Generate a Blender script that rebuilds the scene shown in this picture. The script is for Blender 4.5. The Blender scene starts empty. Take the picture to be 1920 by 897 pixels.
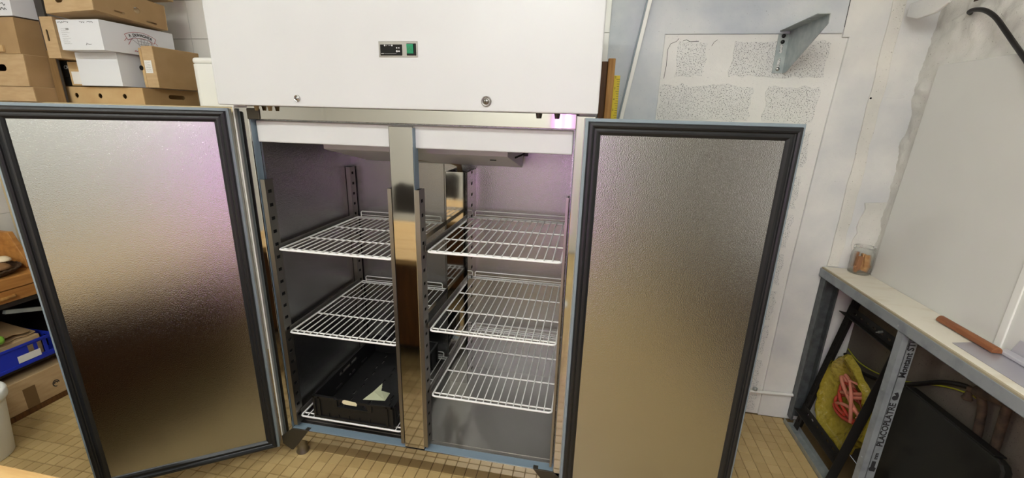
import bpy, bmesh, math, random
from mathutils import Matrix, Vector
random.seed(7)
S = bpy.context.scene
COL = S.collection
R = math.radians

# ------------------------------------------------------------------ camera
cd = bpy.data.cameras.new('camera'); cam = bpy.data.objects.new('camera', cd); COL.objects.link(cam)
cd.sensor_width = 36.0; cd.lens = 793.91 / 1920 * 36.0; cd.clip_start = .02
CR = Vector((0.98290858, 0.18217932, 0.0264844)); CU = Vector((-0.07583551, 0.26959596, 0.95998281)); CF = Vector((-0.16774893, 0.9455838, -0.27880384))
CP = Vector((1.33205, -1.44326, 1.605))
cam.matrix_world = Matrix(((CR.x, CU.x, -CF.x, CP.x), (CR.y, CU.y, -CF.y, CP.y), (CR.z, CU.z, -CF.z, CP.z), (0, 0, 0, 1)))
S.camera = cam
# ------------------------------------------------------------------ world, exposure, big lights
w = bpy.data.worlds.new('world'); S.world = w; w.use_nodes = True
w.node_tree.nodes['Background'].inputs[0].default_value = (.8, .85, .9, 1)
w.node_tree.nodes['Background'].inputs[1].default_value = .3
S.view_settings.view_transform = 'Standard'; S.view_settings.look = 'None'
S.view_settings.gamma = 1.0; S.view_settings.use_curve_mapping = False
S.view_settings.exposure = 0.06
CEIL = 2.75
LAMPS = [(-.65, -1.5, 1.3, 13), (1.6, -1.5, 1.3, 14), (0.7, -2.75, 1.3, 30)]     # x, y, length, watts
for i, (lx, ly, ll, pw) in enumerate(LAMPS):
    ld = bpy.data.lights.new('tube_light', 'AREA'); ld.shape = 'RECTANGLE'; ld.size = ll; ld.size_y = .16
    ld.energy = pw; ld.color = (.97, 1.0, .96)
    lo = bpy.data.objects.new('tube_light', ld); COL.objects.link(lo); lo.location = (lx, ly, CEIL - .085)

# ------------------------------------------------------------------ materials
def nmat(name):
    m = bpy.data.materials.new(name); m.use_nodes = True
    nt = m.node_tree; b = nt.nodes['Principled BSDF']
    return m, nt, b
def lin(c):
    return tuple((x / 12.92 if x <= .04045 else ((x + .055) / 1.055) ** 2.4) for x in c[:3]) + (1,)
def rgb(r, g, b): return lin((r / 255, g / 255, b / 255))
def coords(nt, scale=(1, 1, 1)):
    g = nt.nodes.new('ShaderNodeNewGeometry'); mp = nt.nodes.new('ShaderNodeMapping')
    mp.inputs['Scale'].default_value = scale
    nt.links.new(g.outputs['Position'], mp.inputs['Vector']); return mp.outputs['Vector']
def M(name, c, rough=.5, metal=0, c2=None, nscale=8, ndetail=4, bump=0, bscale=60, bdist=.002, stretch=(1, 1, 1), bstretch=(1, 1, 1), lo=.35, hi=.65, spec=.5, coat=0, trans=0, ior=1.45, alpha=1, emit=None, es=0, rvar=0, sheen=0):
    m, nt, b = nmat(name)
    b.inputs['Base Color'].default_value = c; b.inputs['Roughness'].default_value = rough; b.inputs['Metallic'].default_value = metal
    b.inputs['Specular IOR Level'].default_value = spec; b.inputs['Coat Weight'].default_value = coat
    b.inputs['Transmission Weight'].default_value = trans; b.inputs['IOR'].default_value = ior; b.inputs['Alpha'].default_value = alpha
    if emit: b.inputs['Emission Color'].default_value = emit; b.inputs['Emission Strength'].default_value = es
    if c2 is not None or rvar:
        n = nt.nodes.new('ShaderNodeTexNoise'); n.inputs['Scale'].default_value = nscale; n.inputs['Detail'].default_value = ndetail
        nt.links.new(coords(nt, stretch), n.inputs['Vector'])
        mr = nt.nodes.new('ShaderNodeMapRange'); mr.inputs[1].default_value = lo; mr.inputs[2].default_value = hi
        nt.links.new(n.outputs['Fac'], mr.inputs[0])
        if c2 is not None:
            mx = nt.nodes.new('ShaderNodeMix'); mx.data_type = 'RGBA'; mx.inputs[6].default_value = c; mx.inputs[7].default_value = c2
            nt.links.new(mr.outputs[0], mx.inputs[0]); nt.links.new(mx.outputs[2], b.inputs['Base Color'])
        if rvar:
            r2 = nt.nodes.new('ShaderNodeMapRange'); r2.inputs[3].default_value = rough - rvar; r2.inputs[4].default_value = rough + rvar
            nt.links.new(n.outputs['Fac'], r2.inputs[0]); nt.links.new(r2.outputs[0], b.inputs['Roughness'])
    if bump:
        n = nt.nodes.new('ShaderNodeTexNoise'); n.inputs['Scale'].default_value = bscale; n.inputs['Detail'].default_value = 3
        nt.links.new(coords(nt, bstretch), n.inputs['Vector'])
        bp = nt.nodes.new('ShaderNodeBump'); bp.inputs['Strength'].default_value = bump; bp.inputs['Distance'].default_value = bdist
        nt.links.new(n.outputs['Fac'], bp.inputs['Height']); nt.links.new(bp.outputs[0], b.inputs['Normal'])
    return m
mt = {}
mt['white_paint'] = M('white_painted_steel', rgb(199, 200, 200), .32, c2=rgb(196, 197, 197), nscale=3)
mt['grey_edge'] = M('grey_painted_edge', rgb(128, 140, 146), .4)
mt['black_gasket'] = M('black_rubber_gasket', rgb(28, 29, 31), .4)
mt['alu'] = M('embossed_aluminium', rgb(186, 188, 190), .15, 1, bump=.85, bscale=330, bdist=.00095)
mt['alu_in'] = M('embossed_aluminium_liner', rgb(170, 170, 172), .2, 1, bump=.9, bscale=250, bdist=.0014)
mt['steel'] = M('brushed_stainless', rgb(198, 197, 195), .06, 1, bump=.012, bscale=40, bdist=.001, bstretch=(6, 6, .4), rvar=.025, nscale=12)
mt['steel_h'] = M('brushed_stainless_horizontal', rgb(202, 201, 198), .06, 1, bump=.012, bscale=40, bdist=.001, bstretch=(.4, 6, 6), rvar=.03, nscale=12)
mt['steel_dull'] = M('dull_stainless', rgb(150, 147, 142), .38, 1, rvar=.08, nscale=9)
mt['dark_steel'] = M('dark_steel', rgb(78, 74, 66), .45, .7)
mt['film'] = M('blue_protective_film', rgb(116, 134, 146), .35)
mt['black_hole'] = M('black_slot', rgb(8, 8, 8), .9)
mt['wire'] = M('white_coated_wire', rgb(235, 235, 232), .35)
mt['black_plastic'] = M('black_plastic', rgb(20, 20, 20), .45)
mt['black_gloss'] = M('black_gloss_plastic', rgb(14, 14, 17), .15)
mt['green'] = M('green_rocker', rgb(30, 120, 85), .3, emit=rgb(30, 150, 100), es=.15)
mt['white_print'] = M('pale_print', rgb(190, 190, 190), .6)
mt['chrome'] = M('chrome', rgb(190, 190, 188), .15, 1)
mt['insul'] = M('tan_insulation', rgb(148, 132, 96), .85, c2=rgb(120, 104, 74), nscale=40, bump=.5, bscale=90)
mt['card'] = M('cardboard', rgb(194, 166, 126), .85, c2=rgb(184, 155, 115), nscale=14, stretch=(1, 1, 5), bump=.05, bscale=200)
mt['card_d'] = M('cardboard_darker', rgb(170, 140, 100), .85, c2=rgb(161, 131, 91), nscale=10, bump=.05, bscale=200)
mt['card_o'] = M('cardboard_orange', rgb(200, 170, 124), .85, c2=rgb(186, 152, 106), nscale=7)
mt['white_card'] = M('white_card', rgb(228, 230, 234), .7)
mt['ink'] = M('black_ink', rgb(42, 42, 44), .8)
mt['grey_ink'] = M('grey_ink', rgb(140, 140, 140), .8)
mt['red_ink'] = M('red_ink', rgb(170, 60, 66), .8)
mt['paper'] = M('paper_label', rgb(232, 230, 226), .8)
mt['cream_paper'] = M('cream_paper', rgb(226, 218, 180), .8)
mt['green_paper'] = M('greenish_paper', rgb(172, 176, 146), .8)
mt['wall_tile'] = M('white_glazed_tile', rgb(226, 224, 218), .18)
mt['grout'] = M('pale_grout', rgb(214, 212, 205), .9)
mt['white_plastic'] = M('white_plastic', rgb(240, 240, 234), .4)
mt['shelf_wood'] = M('cream_shelf_board', rgb(196, 178, 142), .7)
mt['board_wood'] = M('brown_board', rgb(142, 112, 70), .7, c2=rgb(120, 92, 56), nscale=6, stretch=(8, 8, .6))
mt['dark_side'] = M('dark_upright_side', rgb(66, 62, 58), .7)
mt['pine'] = M('honey_pine', rgb(186, 132, 70), .45, c2=rgb(160, 106, 50), nscale=5, stretch=(6, .8, 9), bump=.05)
mt['beam_wood'] = M('sawn_pine', rgb(190, 142, 76), .6, c2=rgb(150, 100, 46), nscale=9, stretch=(9, 9, .5), bump=.1, bscale=80)
mt['dark_wood'] = M('dark_brown_wood', rgb(112, 72, 34), .6, c2=rgb(78, 48, 22), nscale=9, stretch=(9, 9, .5))
mt['yellow'] = M('yellow_paint', rgb(214, 192, 40), .5)
mt['blue_plastic'] = M('blue_plastic', rgb(28, 48, 170), .35)
mt['galv'] = M('galvanised_steel', rgb(176, 182, 180), .42, .5, c2=rgb(158, 166, 166), nscale=30, bump=.05)
mt['galv_d'] = M('galvanised_track', rgb(112, 118, 120), .5, .6, c2=rgb(92, 96, 98), nscale=24)
mt['galv_m'] = M('grey_edge_channel', rgb(156, 162, 166), .5, .3, c2=rgb(134, 141, 146), nscale=14, lo=.45, hi=.7)
mt['black_iron'] = M('black_angle_iron', rgb(46, 44, 41), .5, .4)
mt['bench'] = M('cream_worktop', rgb(226, 220, 204), .5, c2=rgb(206, 194, 168), nscale=6, lo=.5, hi=.85, stretch=(1, 3, 1))
mt['bench_core'] = M('worktop_edge', rgb(170, 158, 132), .8, bump=.5, bscale=120)
mt['panel_white'] = M('white_wall_board', rgb(228, 228, 222), .4, c2=rgb(221, 221, 215), nscale=2)
mt['rust'] = M('rusty_brown_pipe', rgb(84, 66, 52), .8, c2=rgb(52, 42, 34), nscale=30)
mt['cable'] = M('black_cable', rgb(26, 23, 22), .45)
mt['yg_wire'] = M('yellow_green_wire', rgb(170, 170, 40), .5)
mt['hose_pink'] = M('pink_hose', rgb(206, 132, 110), .4)
mt['hose_red'] = M('red_hose', rgb(176, 62, 44), .4)
mt['tool_wood'] = M('reddish_wood', rgb(146, 92, 56), .45, c2=rgb(126, 76, 46), nscale=9, stretch=(8, 1, 8))
mt['tool_steel'] = M('tool_steel', rgb(186, 184, 192), .3, .6)
mt['pale_sheet'] = M('pale_plastic_sheet', rgb(206, 204, 210), .3, alpha=.75)
mt['cork'] = M('cork_pieces', rgb(196, 154, 104), .8, c2=rgb(168, 120, 74), nscale=60)
mt['cork_d'] = M('cork_brown', rgb(160, 112, 78), .8)
mt['glass'] = M('clear_glass', (.98, 1, .99, 1), .02, trans=1, ior=1.2, alpha=.45)
mt['bag'] = M('yellow_plastic_bag', rgb(200, 180, 62), .25, trans=.3, bump=.9, bscale=30, bdist=.02)
mt['bag'].node_tree.nodes['Principled BSDF'].inputs['Alpha'].default_value = .85
mt['lamp_body'] = M('white_lamp_body', rgb(230, 230, 230), .4)
mt['tube'] = M('fluorescent_tube', (1, 1, 1, 1), .4, emit=(.97, 1.0, .96, 1), es=42)
mt['uv'] = M('violet_tube', (1, .5, .9, 1), .4, emit=(.9, .3, 1.0, 1), es=9)
mt['ceil'] = M('white_ceiling', rgb(232, 230, 224), .9)
mt['beige_wall'] = M('off_white_wall', rgb(232, 230, 222), .85)
mt['wicker'] = M('dark_wicker', rgb(74, 54, 36), .7, bump=.8, bscale=120)
mt['mush_w'] = M('pale_mushroom', rgb(232, 214, 180), .6)
mt['mush_b'] = M('brown_mushroom', rgb(134, 98, 62), .6)
mt['leaf'] = M('green_leaf', rgb(40, 110, 54), .5)
mt['lime'] = M('lime_green', rgb(140, 196, 70), .4)
mt['dark_cab'] = M('dark_cabinet', rgb(44, 38, 34), .5)
mt['black_panel'] = M('matt_black_panel', rgb(30, 30, 27), .45, c2=rgb(14, 14, 14), nscale=6, lo=.5, hi=.62)
mt['table_wood'] = M('light_table_wood', rgb(206, 172, 116), .5, c2=rgb(186, 148, 92), nscale=6, stretch=(.8, 8, 8))
mt['tape'] = M('brown_tape', rgb(120, 94, 62), .35)

# plaster / block wall: old paint, greyer towards patches
def wall_plaster(name, ca, cb, cc, pits=0.0, bump=.35, bs=35):
    m, nt, b = nmat(name); b.inputs['Roughness'].default_value = .8
    v = coords(nt)
    n = nt.nodes.new('ShaderNodeTexNoise'); n.inputs['Scale'].default_value = 2.6; n.inputs['Detail'].default_value = 6; nt.links.new(v, n.inputs['Vector'])
    cr = nt.nodes.new('ShaderNodeValToRGB'); cr.color_ramp.elements[0].color = ca; cr.color_ramp.elements[0].position = .35; cr.color_ramp.elements[1].color = cb; cr.color_ramp.elements[1].position = .6
    nt.links.new(n.outputs['Fac'], cr.inputs[0])
    n2 = nt.nodes.new('ShaderNodeTexNoise'); n2.inputs['Scale'].default_value = bs; n2.inputs['Detail'].default_value = 8; n2.inputs['Roughness'].default_value = .65; nt.links.new(v, n2.inputs['Vector'])
    out = cr.outputs[0]
    if pits:
        n3 = nt.nodes.new('ShaderNodeTexNoise'); n3.inputs['Scale'].default_value = 210; n3.inputs['Detail'].default_value = 2.5; nt.links.new(v, n3.inputs['Vector'])
        mr = nt.nodes.new('ShaderNodeMapRange'); mr.inputs[1].default_value = .5 + pits; mr.inputs[2].default_value = .5 + pits + .05
        nt.links.new(n3.outputs['Fac'], mr.inputs[0])
        mx = nt.nodes.new('ShaderNodeMix'); mx.data_type = 'RGBA'; nt.links.new(mr.outputs[0], mx.inputs[0]); nt.links.new(out, mx.inputs[6]); mx.inputs[7].default_value = cc
        out = mx.outputs[2]
        sb = nt.nodes.new('ShaderNodeMath'); sb.operation = 'SUBTRACT'; nt.links.new(n2.outputs['Fac'], sb.inputs[0]); nt.links.new(mr.outputs[0], sb.inputs[1]); h = sb.outputs[0]
    else: h = n2.outputs['Fac']
    nt.links.new(out, b.inputs['Base Color'])
    bp = nt.nodes.new('ShaderNodeBump'); bp.inputs['Strength'].default_value = bump; bp.inputs['Distance'].default_value = .004
    nt.links.new(h, bp.inputs['Height']); nt.links.new(bp.outputs[0], b.inputs['Normal'])
    return m
mt['plaster'] = wall_plaster('whitewashed_plaster', rgb(206, 208, 209), rgb(234, 233, 228), rgb(150, 150, 148), .225)
mt['plaster_blue'] = wall_plaster('bluish_grey_plaster', rgb(180, 189, 199), rgb(218, 221, 222), rgb(130, 135, 140), .22)
mt['mortar'] = wall_plaster('whitewashed_mortar', rgb(222, 222, 218), rgb(234, 233, 228), rgb(160, 160, 158), .21)
mt['block'] = wall_plaster('pitted_concrete_block', rgb(214, 214, 212), rgb(230, 230, 226), rgb(138, 138, 136), .085, .7)
mt['stone'] = wall_plaster('whitewashed_rubble', rgb(208, 207, 200), rgb(236, 234, 226), rgb(140, 132, 118), .2, .9, 26)
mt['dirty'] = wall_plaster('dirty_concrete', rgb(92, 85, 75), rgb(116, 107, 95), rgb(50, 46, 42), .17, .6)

# floor tile material: tan ceramic, one tone for each tile by its place in the grid
PT = .0548; TX0 = 2.2385; TY0 = -.1525
def floor_mat():
    m, nt, b = nmat('tan_floor_tile')
    g = nt.nodes.new('ShaderNodeNewGeometry')
    a = nt.nodes.new('ShaderNodeVectorMath'); a.operation = 'ADD'; a.inputs[1].default_value = (-TX0 + 100 * PT, -TY0 + 100 * PT, 5)
    d = nt.nodes.new('ShaderNodeVectorMath'); d.operation = 'DIVIDE'; d.inputs[1].default_value = (PT, PT, 10)
    fl = nt.nodes.new('ShaderNodeVectorMath'); fl.operation = 'FLOOR'
    wn = nt.nodes.new('ShaderNodeTexWhiteNoise')
    nt.links.new(g.outputs['Position'], a.inputs[0]); nt.links.new(a.outputs[0], d.inputs[0]); nt.links.new(d.outputs[0], fl.inputs[0]); nt.links.new(fl.outputs[0], wn.inputs['Vector'])
    cr = nt.nodes.new('ShaderNodeValToRGB'); e = cr.color_ramp.elements
    e[0].color = rgb(180, 154, 104); e[1].color = rgb(198, 172, 120); e[1].position = 1
    nt.links.new(wn.outputs['Value'], cr.inputs[0])
    n = nt.nodes.new('ShaderNodeTexNoise'); n.inputs['Scale'].default_value = 5; n.inputs['Detail'].default_value = 6; nt.links.new(g.outputs['Position'], n.inputs['Vector'])
    mr = nt.nodes.new('ShaderNodeMapRange'); mr.inputs[1].default_value = .55; mr.inputs[2].default_value = .8; mr.inputs[4].default_value = .45
    nt.links.new(n.outputs['Fac'], mr.inputs[0])
    mx = nt.nodes.new('ShaderNodeMix'); mx.data_type = 'RGBA'; mx.inputs[7].default_value = rgb(140, 110, 66)
    nt.links.new(mr.outputs[0], mx.inputs[0]); nt.links.new(cr.outputs[0], mx.inputs[6]); nt.links.new(mx.outputs[2], b.inputs['Base Color'])
    b.inputs['Roughness'].default_value = .38
    return m
mt['floor_tile'] = floor_mat()
mt['floor_grout'] = M('dark_grout', rgb(112, 92, 58), .9)

# ------------------------------------------------------------------ mesh helpers
WM = {}
class MB:
    def __init__(s): s.v = []; s.f = []; s.sm = []
    def add(s, v, f, smooth=False):
        k = len(s.v); s.v += [tuple(p) for p in v]; s.f += [tuple(i + k for i in q) for q in f]; s.sm += [smooth] * len(f); return s
    def box(s, x0, y0, z0, x1, y1, z1):
        return s.add([(x0, y0, z0), (x1, y0, z0), (x1, y1, z0), (x0, y1, z0), (x0, y0, z1), (x1, y0, z1), (x1, y1, z1), (x0, y1, z1)],
                     [(3, 2, 1, 0), (4, 5, 6, 7), (0, 1, 5, 4), (1, 2, 6, 5), (2, 3, 7, 6), (3, 0, 4, 7)])
    def fbox(s, fr, a0, b0, c0, a1, b1, c1):
        k = len(s.v); s.box(a0, b0, c0, a1, b1, c1)
        s.v[k:] = [tuple(fr @ Vector(p)) for p in s.v[k:]]; return s
    def prism(s, poly, fr, t0, t1):       # poly in frame's xy, extruded along frame z
        n = len(poly); v = [fr @ Vector((a, b, t0)) for a, b in poly] + [fr @ Vector((a, b, t1)) for a, b in poly]
        return s.add(v, [tuple(range(n - 1, -1, -1)), tuple(range(n, 2 * n))] + [(i, (i + 1) % n, n + (i + 1) % n, n + i) for i in range(n)])
    def tube(s, pts, r, n=8, closed=False, radii=None):
        pts = [Vector(p) for p in pts]; m = len(pts); rings = []
        up = None
        for i, p in enumerate(pts):
            a = pts[i - 1] if (i > 0 or closed) else p; c = pts[(i + 1) % m] if (i < m - 1 or closed) else p
            t = (c - a).normalized()
            if up is None: up = Vector((0, 0, 1)) if abs(t.z) < .9 else Vector((1, 0, 0))
            x = t.cross(up)
            if x.length < 1e-4: x = t.cross(Vector((0, 1, 0)))
            x.normalize(); y = x.cross(t).normalized(); up = y
            rr = radii[i] if radii else r
            rings.append([p + rr * (math.cos(2 * math.pi * k / n) * x + math.sin(2 * math.pi * k / n) * y) for k in range(n)])
        v = [q for g in rings for q in g]; f = []
        for i in range(m if closed else m - 1):
            j = (i + 1) % m
            for k in range(n): f.append((i * n + k, i * n + (k + 1) % n, j * n + (k + 1) % n, j * n + k))
        s.add(v, f, True)
        if not closed:
            s.add(rings[0], [tuple(range(n - 1, -1, -1))]); s.add(rings[-1], [tuple(range(n))])
        return s
    def cyl(s, p0, p1, r0, r1=None, n=20):
        return s.tube([p0, p1], r0, n, radii=[r0, r0 if r1 is None else r1])
    def lathe(s, prof, c, n=28, fr=None):
        v = []
        for r, z in prof:
            for k in range(n):
                a = 2 * math.pi * k / n; p = Vector((r * math.cos(a), r * math.sin(a), z)); p = (fr @ p) if fr else p
                v.append(p + Vector(c))
        f = [(i * n + k, i * n + (k + 1) % n, (i + 1) * n + (k + 1) % n, (i + 1) * n + k) for i in range(len(prof) - 1) for k in range(n)]
        s.add(v, f, True)
        if prof[0][0] > 1e-5: s.add(v[:n], [tuple(range(n - 1, -1, -1))])
        if prof[-1][0] > 1e-5: s.add(v[-n:], [tuple(range(n))])
        return s
    def mesh(s, me, fr):
        return s.add([fr @ v.co for v in me.vertices], [tuple(p.vertices) for p in me.polygons])
    def build(s, name, mat, parent=None, bevel=0, seg=2, label=None, cat=None, group=None, kind=None, weld=True):
        me = bpy.data.meshes.new(name)
        xs = [p[0] for p in s.v]; ys = [p[1] for p in s.v]; zs = [p[2] for p in s.v]
        c = Vector(((min(xs) + max(xs)) / 2, (min(ys) + max(ys)) / 2, min(zs)))
        me.from_pydata([tuple(Vector(p) - c) for p in s.v], [], s.f)
        for p, q in zip(me.polygons, s.sm): p.use_smooth = q
        bm = bmesh.new(); bm.from_mesh(me); bmesh.ops.recalc_face_normals(bm, faces=bm.faces); bm.to_mesh(me); bm.free()
        me.materials.append(mt[mat] if isinstance(mat, str) else mat)
        o = bpy.data.objects.new(name, me); COL.objects.link(o)
        place(o, Matrix.Translation(c), parent)
        if bevel:
            b = o.modifiers.new('bevel', 'BEVEL'); b.width = bevel; b.segments = seg; b.limit_method = 'ANGLE'; b.angle_limit = R(40); b.harden_normals = False
        tag(o, label, cat, group, kind); return o
def place(o, m, parent=None):
    if parent is not None:
        o.parent = parent; o.matrix_basis = WM[parent].inverted() @ m
    else: o.matrix_basis = m
    WM[o] = m
def tag(o, label=None, cat=None, group=None, kind=None):
    if label: o['label'] = label
    if cat: o['category'] = cat
    if group: o['group'] = group
    if kind: o['kind'] = kind
    return o
def empty(name, loc, label, cat, group=None):
    o = bpy.data.objects.new(name, None); COL.objects.link(o); o.empty_display_size = .05
    place(o, Matrix.Translation(loc)); return tag(o, label, cat, group)
def inst(src, m, parent=None, name=None):
    o = src.copy(); COL.objects.link(o); o.parent = None
    if name: o.name = name
    place(o, m, parent); return o
def frame(o, ex, ey):
    ex = Vector(ex).normalized(); ey = Vector(ey).normalized(); ez = ex.cross(ey)
    return Matrix(((ex.x, ey.x, ez.x, o[0]), (ex.y, ey.y, ez.y, o[1]), (ex.z, ey.z, ez.z, o[2]), (0, 0, 0, 1)))
FXZ = lambda o: frame(o, (1, 0, 0), (0, 0, 1))       # faces -y
FYZ = lambda o: frame(o, (0, 1, 0), (0, 0, 1))       # faces +x
FYZm = lambda o: frame(o, (0, -1, 0), (0, 0, 1))     # faces -x
def curve_mesh(loops, th):
    cu = bpy.data.curves.new('c', 'CURVE'); cu.dimensions = '2D'; cu.fill_mode = 'BOTH'; cu.extrude = th / 2
    for lp in loops:
        sp = cu.splines.new('POLY'); sp.points.add(len(lp) - 1); sp.use_cyclic_u = True
        for p, (a, b) in zip(sp.points, lp): p.co = (a, b, 0, 1)
    return _cm(cu)
def _cm(cu):
    o = bpy.data.objects.new('c', cu); COL.objects.link(o)
    me = bpy.data.meshes.new_from_object(o.evaluated_get(bpy.context.evaluated_depsgraph_get()))
    bpy.data.objects.remove(o); bpy.data.curves.remove(cu); return me
def text_mesh(t, size, th=.0004, ax='CENTER', bold=0):
    cu = bpy.data.curves.new('t', 'FONT'); cu.body = t; cu.size = size; cu.extrude = th / 2; cu.align_x = ax; cu.align_y = 'CENTER'; cu.offset = bold
    cu.resolution_u = 3
    return _cm(cu)
def rect(a0, b0, a1, b1): return [(a0, b0), (a1, b0), (a1, b1), (a0, b1)]
def disc(a, b, r, n=16, ra=None): return [(a + (ra or r) * math.cos(2 * math.pi * k / n), b + r * math.sin(2 * math.pi * k / n)) for k in range(n)]
def stad(a0, a1, b, r, n=8):    # horizontal stadium
    return [(a1 - r + r * math.cos(t), b + r * math.sin(t)) for t in [(-.5 + k / n) * math.pi for k in range(n + 1)]] + [(a0 + r + r * math.cos(t), b + r * math.sin(t)) for t in [(.5 + k / n) * math.pi for k in range(n + 1)]]
def stadv(b0, b1, a, r, n=8): return [(-y + 0, x) for x, y in [(p[0], p[1] - a) for p in stad(b0, b1, a, r, n)]] and [(a + (q[1] - a), q[0]) for q in stad(b0, b1, a, r, n)]
def stroke(pts, wd):            # a flat pen stroke polygon
    L = []; Rr = []
    for i, p in enumerate(pts):
        a = pts[max(i - 1, 0)]; c = pts[min(i + 1, len(pts) - 1)]; dx, dy = c[0] - a[0], c[1] - a[1]; l = math.hypot(dx, dy) or 1
        nx, ny = -dy / l * wd / 2, dx / l * wd / 2; L.append((p[0] + nx, p[1] + ny)); Rr.append((p[0] - nx, p[1] - ny))
    return L, Rr
def strokes(mb, lines, wd, fr, t=.0006):
    for ln in lines:
        L, Rr = stroke(ln, wd)
        for i in range(len(L) - 1): mb.prism([L[i], Rr[i], Rr[i + 1], L[i + 1]], fr, 0, t)
    return mb

# ================================================================== THE ROOM
XL, XR, YB, YF = -2.0, 2.74, .84, -3.6
def vis_tile(x, y):
    d = Vector((x, y, 0)) - CP; z = d.dot(CF)
    if z < .1: return 0
    px = 960 + 793.91 * d.dot(CR) / z; py = 448.5 - 793.91 * d.dot(CU) / z
    if not (-20 < px < 1940 and 0 < py < 915): return 0
    if x < -1.47 or (x > 2.5): return 0
    if 1.0 < x and px < 1372: return 0
    if x < .1 and y > .2: return 0
    if y > -.02 and .0 < x < 1.4 and py < 846: return 0
    if px < 523 and px > 182 - (922 - py) * .32 and py < 838 + (523 - px) * .247: return 0
    return 793.91 / z
floor = MB().box(XL, YF, -.06, XR, .9, -.0035).build('floor', 'floor_grout', kind='structure')
tl = MB(); g = .0011
hw = PT / 2 - g
tb = MB(); tb.add([(-hw, -hw, 0), (hw, -hw, 0), (hw, hw, 0), (-hw, hw, 0), (-hw + .0012, -hw + .0012, .0035), (hw - .0012, -hw + .0012, .0035), (hw - .0012, hw - .0012, .0035), (-hw + .0012, hw - .0012, .0035)],
      [(3, 2, 1, 0), (4, 5, 6, 7), (0, 1, 5, 4), (1, 2, 6, 5), (2, 3, 7, 6), (3, 0, 4, 7)])
cands = []
for i in range(-79, 10):
    for j in range(-64, 20):
        x = TX0 + (i + .5) * PT; y = TY0 + (j + .5) * PT
        if x - hw < XL or x + hw > XR - .2 or y + hw > YB or y - hw < YF: continue
        cands.append((vis_tile(x, y), x, y))
cands.sort(reverse=True)
t0 = None
for k, (s_, x, y) in enumerate(cands):
    m = Matrix.Translation((x, y, -.0035 + random.uniform(-.0004, .0004)))
    if k < 300 and s_ > 0:
        if t0 is None:
            t0 = tb.build('floor_tile', 'floor_tile'); place(t0, m, floor)
        else: inst(t0, m, floor)
    else:
        tl.add([m @ Vector(p) for p in tb.v], tb.f)
tl.build('floor_tiles', 'floor_tile', floor, kind='stuff')

# --- back wall: tiled on the left, whitewashed masonry on the right
wb = MB().box(XL - .1, YB + .006, 0, XR + .15, YB + .2, CEIL).build('wall_back', 'mortar', kind='structure')
MB().box(XL, YB + .004, 0, 1.18, YB + .0065, CEIL).build('tile_bed', 'grout', wb)
wt = None
def wall_tile_at(m, parent):
    global wt
    if wt is None:
        wt = MB().box(-.099, 0, -.099, .099, .005, .099).build('wall_tile', 'wall_tile', parent, bevel=.0015); wt.data.transform(Matrix.Translation((0, 0, -.099)));
        wt.data.transform(Matrix.Translation((0, -.0025, 0))); place(wt, m, parent)
    else: inst(wt, m, parent)
for i in range(0, 10):
    x = -1.979 + .1 + .2 * i
    if x > .0: break
    for j in range(0, 14):
        z = .183 - .1 + .2 * j
        if z > CEIL - .08: break
        wall_tile_at(Matrix.Translation((x, YB + .0015, z)), wb)
# plaster frame around the bricked-up opening
MB().box(1.18, YB - .0042, 0, 1.635, YB + .02, CEIL).build('plaster_pier', 'plaster_blue', wb, bevel=.004, label='bluish grey smooth plaster left of the blocked opening')
MB().box(1.60, YB - .004, 1.995, 2.3865, YB + .02, CEIL).build('plaster_lintel', 'plaster_blue', wb, bevel=.004)
MB().box(2.3875, YB - .0062, 1.98, XR + .02, YB + .02, CEIL).build('plaster_board', 'plaster', wb)
MB().prism([(2.385, 0), (2.74, 0), (2.74, 2.05), (2.417, 2.05), (2.40, 1.6), (2.385, .9)], FXZ((0, YB - .006, 0)), -.026, 0).build('plaster_pier', 'plaster', wb, bevel=.003)
# rough raised strip near the corner, ragged edges
rg = [(2.548 + random.uniform(-.003, .003), z * .06 + .92) for z in range(31)]; rg2 = [(2.60 + random.uniform(-.005, .005), z * .06 + .92) for z in range(31)]
MB().prism(rg + rg2[::-1], FXZ((0, YB - .006, 0)), 0, .007).build('plaster_strip', 'stone', wb, bevel=.002)
# rough corner below
rg = [(2.64 + random.uniform(-.012, .012), z * .03 + .92) for z in range(12)]
MB().prism(rg + [(2.74, 1.26), (2.74, .92)], FXZ((0, YB - .006, 0)), 0, .008).build('plaster_patch', 'stone', wb, bevel=.002)
# pipe stub in the plaster (smooth lump)
lump = MB().lathe([(0, -.13), (.02, -.11), (.034, -.06), (.036, 0), (.03, .07), (.02, .11), (0, .13)], (2.60, YB + .004, 1.735), 20, Matrix.Diagonal((1, .3, .7, 1)) @ Matrix.Rotation(R(90), 4, 'Y') @ Matrix.Rotation(R(6), 4, 'X'))
lump.build('plaster_lump', 'plaster', wb)
MB().cyl((2.553, YB - .0137, 1.725), (2.553, YB - .004, 1.725), .0045).build('screw_hole', 'black_hole', wb)
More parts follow.
